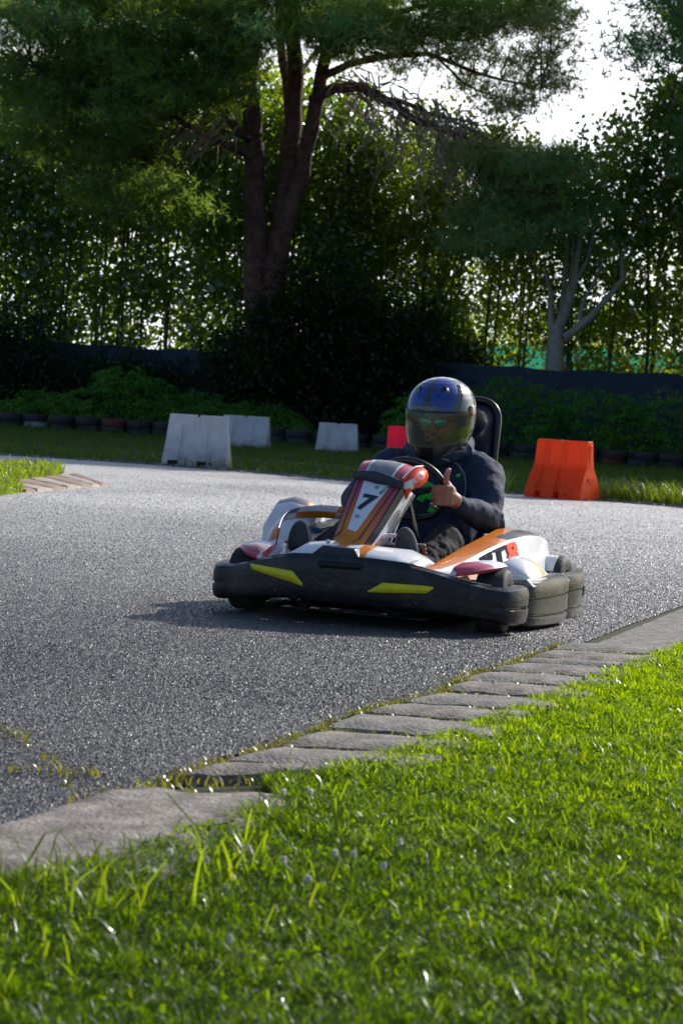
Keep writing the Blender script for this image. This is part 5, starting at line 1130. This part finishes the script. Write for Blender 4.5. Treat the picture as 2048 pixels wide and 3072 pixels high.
# nails
mn = mat('nail', (.62, .36, .30), .3)
MB(base).ell(H(.023, -.0325, .107), (.007, .0025, .009)).build('nail', mn, bo)
# hoodie -----------------------------------------------------------------
hd = MB(base); T = [(.125, 1.22, .205, .150), (.20, 1.245, .215, .155), (.30, 1.265, .210, .160), (.40, 1.27, .205, .155), (.50, 1.27, .215, .155), (.58, 1.262, .222, .142), (.635, 1.255, .205, .118), (.675, 1.25, .160, .095), (.715, 1.245, .115, .085), (.745, 1.245, .100, .082)]
hd.loft([[(-.012 + w_ * math.cos(a), y + d * math.sin(a), z) for a in np.linspace(0, 2 * math.pi, 33)[:-1]] for z, y, w_, d in T])
hd.tube([shR + (-.03, 0, -.005), shR + (.012, -.01, -.03), (shR + elR) / 2 + (.012, 0, 0), elR + (.008, .02, .0)], [.088, .088, .080, .070], n=18, round_=True)
hd.tube([elR + (.008, .02, 0), elR * .6 + wrR * .4, elR * .15 + wrR * .85], [.070, .060, .044], n=18, round_=True)
hd.tube([elR * .2 + wrR * .8, elR * .04 + wrR * .96], [.043, .036], n=18)
hd.tube([shL + (.03, 0, -.005), shL + (-.012, -.01, -.03), (shL + elL) / 2, elL], [.088, .088, .076, .066], n=18, round_=True)
hd.tube([elL, elL * .6 + wrL * .4, elL * .1 + wrL * .9], [.066, .056, .040], n=18, round_=True)
# hood bunched round the neck
hd.tube([(-.13, 1.22, .715), (-.10, 1.33, .745), (-.01, 1.37, .755), (.09, 1.33, .750), (.125, 1.22, .725)], [.035, .048, .055, .050, .036], n=14, round_=True)
hd.tube([(.125, 1.22, .725), (.085, 1.14, .690), (.01, 1.10, .665)], [.036, .032, .026], n=12, round_=True); hd.tube([(-.13, 1.22, .715), (-.09, 1.14, .685), (-.03, 1.10, .665)], [.035, .032, .026], n=12, round_=True)
# soft folds: raised creases across elbow and belly
for k in range(6):
    a = .3 + .5 * k; c = elR + (.012, .02, .0); hd.tube([c + np.array((-.035, -.066 + .010 * k, .030 - .014 * k)), c + np.array((.040, -.046 + .012 * k, .040 - .016 * k)), c + np.array((.066, .01 + .008 * k, .02 - .014 * k))], [.006, .010, .006], n=8, round_=True)
for k in range(5): hd.tube([(.18, 1.165 - .004 * k, .56 - .035 * k), (.235, 1.175, .585 - .04 * k), (.285, 1.23, .60 - .045 * k)], [.004, .009, .005], n=8, round_=True)
for k in range(4): hd.tube([(-.10 + .02 * k, 1.105, .30 - .035 * k), (.02, 1.095, .275 - .03 * k), (.13, 1.12, .30 - .04 * k)], [.004, .010, .005], n=8, round_=True)
ho = remesh(hd, 'hoodie', .0065, m_hood, drv, 5, noise=[(.09, .020), (.035, .003)])
# trousers ---------------------------------------------------------------
tr = MB(base)
for s, kn, an in ((1, (.195, .76, .335), (.155, .46, .19)), (-1, (-.235, .76, .34), (-.30, .46, .19))):
    hip = np.array((s * .10 - .012, 1.18, .165)); kn = np.array(kn); an = np.array(an)
    tr.tube([hip, (hip + kn) / 2, kn], [.108, .094, .074], n=18, round_=True); tr.tube([kn, kn * .5 + an * .5, an], [.074, .068, .052], n=18, round_=True)
    for k in range(6): tr.tube([kn + np.array((-.055, .02 + .035 * k, .055 - .012 * k)), kn + np.array((0, .03 + .045 * k, .082 - .010 * k)), kn + np.array((.065, .0 + .05 * k, .035 - .02 * k))], [.004, .009, .004], n=8, round_=True)
remesh(tr, 'trousers', .0065, m_trou, drv, 4, noise=[(.07, .022)])
# shoes: soles towards the camera ---------------------------------------
m_shoe = mat('shoe_canvas', (.02, .021, .026), .8, var=.4, scale=20); m_sole = mat('shoe_sole', (.075, .08, .09), .75, base2=(.04, .042, .05), scale=20, bump=.4); m_soler = mat('sole_edge', (.30, .29, .27), .7)
for cx, cz, tlt in ((.152, .272, -.06), (-.325, .268, .10)):
    out = []
    for k in range(28):
        a = 2 * math.pi * k / 28; z = .125 * math.sin(a); x = (.047 + .007 * math.sin(a)) * math.cos(a) * (1 - .10 * math.exp(-((z + .02) / .03) ** 2)); out.append((cx + x + tlt * z, cz + z))
    def lay(y, sc_, dy=0.): return [(cx + (x - cx) * sc_, y + (z - cz) * -.20, cz + (z - cz) * sc_) for x, z in out]
    e = MB(base).loft([lay(.352, .80), lay(.345, .93), lay(.347, .995), lay(.368, 1.0), lay(.372, .96)]).build('shoe', [m_sole], drv, sharp=40)
    MB(base).tube(lay(.358, 1.005), .0045, n=6, closed=True).build('sole_edge', m_soler, e)
    MB(base).loft([lay(.368, .95), lay(.385, .93), lay(.41, .82), lay(.435, .60), lay(.45, .30)]).build('upper', m_shoe, e)
# green print and raglan piping, laid on the hoodie surface --------------
dg = bpy.context.evaluated_depsgraph_get(); dg.update(); bvh = BVHTree.FromObject(ho, dg)
def on_cloth(x, z, off=.003, y0=.6):
    o_ = Vector((x - base[0], y0 - base[1], z - base[2])); h_ = bvh.ray_cast(o_, Vector((0, 1, 0)))
    return (h_[0] + Vector((0, -off, 0))) if h_[0] is not None else None
m_green = mat('green_print', (.02, .72, .04), .6, base2=(.02, .60, .03), scale=40); m_pipe = mat('grey_piping', (.30, .33, .38), .7)
def cloth_poly(pts, name, m):
    mb = MB(); q0 = [on_cloth(x, z) for x, z in pts]; n = 6
    rings = []
    for j in range(n + 1):
        v = j / n; l = np.array(pts[0]) * (1 - v) + np.array(pts[3]) * v; r = np.array(pts[1]) * (1 - v) + np.array(pts[2]) * v; ring = []
        for k in range(n + 1):
            p_ = l * (1 - k / n) + r * (k / n); q = on_cloth(*p_); ring.append(tuple(q) if q is not None else (p_[0], -.1, p_[1] - base[2]))
        rings.append(ring)
    return mb.loft(rings, caps=False, closed=False).build(name, m, ho)
for pl in ([(.035, .470), (.075, .455), (.085, .560), (.045, .575)], [(-.06, .49), (-.025, .478), (.02, .56), (-.01, .575)], [(-.02, .50), (.03, .485), (.03, .515), (-.01, .53)], [(.105, .60), (.125, .60), (.130, .615), (.115, .615)], [(.00, .44), (.03, .435), (.04, .465), (.01, .47)]):
    cloth_poly(pl, 'print', m_green)
for pl, nm_ in (([(.035, .682), (.07, .676), (.11, .655), (.142, .615), (.155, .57), (.152, .52), (.148, .485)], 'piping'), ([(-.10, .682), (-.13, .665), (-.155, .64), (-.17, .60), (-.175, .55)], 'piping')):
    dp = []
    for a, b in zip(pl[:-1], pl[1:]):
        for t in (0, .33, .66): dp.append((a[0] * (1 - t) + b[0] * t, a[1] * (1 - t) + b[1] * t))
    pts = [on_cloth(x, z, .001, .9) for x, z in dp]; pts = [tuple(q) for q in pts if q is not None and q[1] < .1]
    if len(pts) > 3: MB().tube(pts, .0032, n=6).build(nm_, m_pipe, ho)
MB(base).ell((.118, 1.19, .770), (.012, .012, .008)).build('toggle', m_green, ho)
# helmet -----------------------------------------------------------------
hel = empty('helmet', tuple(HC - np.array(base)), (rad(4), 0, rad(-6))); hel.parent = drv
ZR = [(-.200, .040, .148, .02), (-.192, .062, .160, .06), (-.175, .085, .172, .10), (-.150, .105, .180, .125), (-.120, .121, .186, .145), (-.085, .133, .188, .158), (-.050, .141, .186, .168), (-.015, .146, .183, .175), (.02, .148, .179, .178), (.055, .146, .172, .177), (.085, .139, .161, .170), (.112, .127, .145, .158), (.135, .110, .124, .139), (.154, .088, .098, .112), (.168, .062, .068, .080), (.176, .034, .037, .045), (.179, .008, .009, .01)]
za = np.array(ZR)
NA = 144
def hsurf(a, z, off=0.):
    """a: 0 = front, positive = image right"""
    w_, f, b = [np.interp(z, za[:, 0], za[:, k]) for k in (1, 2, 3)]; ca, sa = math.cos(a), math.sin(a)
    e = 2.25; w_ += off; f += off; b += off
    d = f if ca > 0 else b
    r_ = (abs(sa / w_) ** e + abs(ca / d) ** e) ** (-1 / e); y = -r_ * ca; x = r_ * sa
    lift = np.interp(z, [-.2, -.05], [1, 0]); zz = z + lift * (.17 * (y + .05) if y > -.05 else .0) + lift * .10 * max(0, abs(x) - .02)
    return np.array((x, y, zz + off * (1 if z > .12 else 0) * .6))
zs_ = np.interp(np.linspace(0, 1, 110), np.linspace(0, 1, len(za)), za[:, 0])
VZ0, VZ1, VA = -.108, .026, rad(74)
def hcolr(a, z):
    z = z + (.024 if z > 0 else 0)
    aa = abs(a); side = aa + max(0, (.16 - z)) * 0
    lim_ = .62 + (z - .05) * 3.6                                     # diagonal border of the blue field
    if z > .055 and aa < min(1.45, lim_):
        ctr = .10 + .16 * max(0, .10 - z) / .05
        if aa < ctr: return 1
        if z < .075 and aa < .42: return 1
        return 0
    d = (aa - lim_) if z > .05 else 9
    if z < -.105 and aa < .17 + (z + .20) * 1.0: return 3
    return 1
sh = MB(); vs = []; fs = []; ms = []
for z in zs_:
    for k in range(NA): vs.append(hsurf(2 * math.pi * k / NA, z))
def asg(k): a = 2 * math.pi * (k + .5) / NA; return a if a <= math.pi else a - 2 * math.pi
for i in range(len(zs_) - 1):
    zc = (zs_[i] + zs_[i + 1]) / 2
    for k in range(NA):
        a = asg(k); hole = VZ0 < zc < VZ1 and abs(a) < VA and not (zc < VZ0 + .02 and abs(a) > VA - .2)
        if hole: continue
        fs.append((i * NA + k, i * NA + (k + 1) % NA, (i + 1) * NA + (k + 1) % NA, (i + 1) * NA + k)); ms.append(hcolr(a, zc))
fs.append(tuple((len(zs_) - 1) * NA + k for k in range(NA))); ms.append(0)
sh.add(vs, fs, ms)
m_hb = mat('helmet_blue', (.006, .055, .38), .25, coat=1., base2=(.008, .045, .24), scale=12); m_hg = mat('helmet_graphite', (.028, .036, .042), .25, base2=(.055, .065, .065), scale=14, coat=.8)
m_hl = mat('helmet_silver_line', (.22, .25, .26), .35, coat=.5); m_hk = mat('helmet_black', (.006, .006, .008), .4)
for m_ in (m_hb, m_hg): m_.node_tree.nodes['Principled BSDF'].inputs['Coat Roughness'].default_value = .22
shell = sh.build('shell', [m_hb, m_hg, m_hl, m_hk], hel, sharp=60, solid=.012); shell.modifiers['solid'].offset = -1
shell.data.materials  # four finishes on one moulding
def surf_patch(name, za_, zb_, a0, a1, off, m, parent, shape=None, n=28, k_=10, solid=0.):
    rings = []
    for j in range(k_ + 1):
        z = za_ + (zb_ - za_) * j / k_; rings.append([hsurf(a0 + (a1 - a0) * i / n, z, off) for i in range(n + 1)])
    return MB().loft(rings, caps=False, closed=False).build(name, m, parent, solid=solid)
def visor_mat():
    m = bpy.data.materials.new('visor_tint'); m.use_nodes = True; N = m.node_tree; L = N.links; N.nodes.remove(N.nodes['Principled BSDF'])
    t = N.nodes.new('ShaderNodeBsdfTransparent'); t.inputs[0].default_value = (.78, .72, .50, 1); g = N.nodes.new('ShaderNodeBsdfGlossy'); g.inputs['Roughness'].default_value = .08; g.inputs['Color'].default_value = (.8, .85, .7, 1)
    d = N.nodes.new('ShaderNodeBsdfDiffuse'); d.inputs[0].default_value = (.34, .34, .24, 1)
    fr = N.nodes.new('ShaderNodeFresnel'); fr.inputs[0].default_value = 1.5; x = N.nodes.new('ShaderNodeMixShader'); L.new(fr.outputs[0], x.inputs[0]); x2 = N.nodes.new('ShaderNodeMixShader'); x2.inputs[0].default_value = .16
    L.new(t.outputs[0], x2.inputs[1]); L.new(d.outputs[0], x2.inputs[2]); L.new(x2.outputs[0], x.inputs[1]); L.new(g.outputs[0], x.inputs[2]); L.new(x.outputs[0], N.nodes['Material Output'].inputs[0]); return m
vis = surf_patch('visor', VZ0 - .012, VZ1 + .006, -rad(88), rad(88), .004, visor_mat(), hel, n=44, k_=14)
surf_patch('visor_rim', VZ1 + .002, VZ1 + .010, -rad(88), rad(88), .0050, m_hk, vis, n=44, k_=2)
surf_patch('visor_rim', VZ0 - .017, VZ0 - .010, -rad(80), rad(80), .0050, m_hg, vis, n=44, k_=2)
m_hole = mat('vent_black', (.01, .01, .014), .3, coat=.5); m_piv = mat('pivot_cap', (.45, .42, .28), .25, coat=1.)
for s in (-1, 1):
    c = hsurf(s * rad(86), .035, .004); MB().ell(c, (.010, .020, .026), n=20).build('visor_pivot', m_piv, hel)
    MB().ell(hsurf(s * rad(82), .024, .010), (.006, .007, .009)).build('pivot_screw', m_or, hel)
    q = [hsurf(s * .28, .098, .002), hsurf(s * .66, .112, .002), hsurf(s * .60, .140, .004), hsurf(s * .42, .138, .005)]
    MB().loft([[q[0], q[0] * .5 + q[1] * .5, q[1]], [q[3] * .7 + q[0] * .3, (q[3] + q[2]) / 2 * 1.01, q[2] * .7 + q[1] * .3], [q[3], (q[3] + q[2]) / 2, q[2]]], caps=False, closed=False).build('vent', m_hole, hel, solid=.003)
text('brow_lettering', 'SHIROBLEX', .021, frame_mx(hsurf(-.02, .047, .002), (1, 0, 0), (0, .20, 1)), m_hl, hel, .0006, .1, .0004)
for s in (-1, 1): MB().tube([hsurf(s * .02, .078, .002), hsurf(s * .07, .084, .002), hsurf(s * .09, .090, .002)], [.002, .003, .0015], n=5).build('brow_emblem', m_hole, hel)
for s in (-1, 1):
    for k_, (dz, r_) in enumerate(((.0, .0016), (.012, .0010), (.030, .0013), (.040, .0008))):
        MB().tube([hsurf(s * (.62 + .06 + (z - .026) * 3.6 + dz * 4), z, .0012) for z in np.linspace(.032, .150, 12)], r_, n=5).build('silver_line', m_hl, hel)
        MB().tube([hsurf(s * (.50 + .9 * t + dz * 5), -.165 + .20 * t ** 1.5 , .0012) for t in np.linspace(0, 1, 14)], r_, n=5).build('silver_line', m_hl, hel)
# chin vent, neck padding
surf_patch('chin_vent', -.188, -.108, -.20, .20, .002, m_hk, hel, n=8, k_=5)
MB().tube([hsurf(a, -.15, -.022) + np.array((0, 0, .01)) for a in np.linspace(.3, 2 * math.pi - .3, 24)], .02, n=8).build('neck_padding', m_hk, hel)
# sunglasses
hcl = hc - HC; sg = empty('sunglasses', tuple(hcl + np.array(HC) - np.array(base))); sg.parent = drv
m_lens = mat('mirror_lens_teal', (.03, .40, .46), .2, metal=.9); m_fr = mat('glasses_frame', (.01, .01, .01), .3)
for s in (-1, 1):
    pts = [(s * .036 + .031 * math.cos(a) + .004 * s * math.sin(a), -.112 + .35 * (abs(s * .036 + .031 * math.cos(a)) - .01) ** 2 * 8, .006 + (.016 if math.sin(a) > 0 else .026) * math.sin(a)) for a in np.linspace(0, 2 * math.pi, 21)[:-1]]
    MB().add([(s * .036, -.118, .004)] + pts, [(0, 1 + k, 1 + (k + 1) % 20) for k in range(20)]).build('lens', m_lens, sg)
    MB().tube(pts, .0022, n=6, closed=True).build('frame', m_fr, sg); MB().tube([(s * .062, -.09, .012), (s * .080, -.02, .010)], .0025, n=6).build('temple', m_fr, sg)
MB().tube([(-.010, -.112, .010), (.010, -.112, .010)], .0025, n=6).build('bridge', m_fr, sg)
m_beard = mat('dark_beard', (.03, .02, .016), .95, var=.5, scale=200)
q_ = hc - np.array(base)
mb = MB(); mb.loft([[q_ + (.012 * a_, -.106 + .012 * abs(a_ / 3) ** 2, -.048 - .004 * abs(a_)), q_ + (.012 * a_, -.104 + .012 * abs(a_ / 3) ** 2, -.058 - .006 * abs(a_)), q_ + (.012 * a_, -.090 + .012 * abs(a_ / 3) ** 2, -.054 - .005 * abs(a_))] for a_ in np.linspace(-3, 3, 11)]).build('moustache', m_beard, drv, sub=1)
mb = MB(); mb.ell(q_ + (0, -.072, -.098), (.034, .034, .022)); mb.build('beard', m_beard, drv)
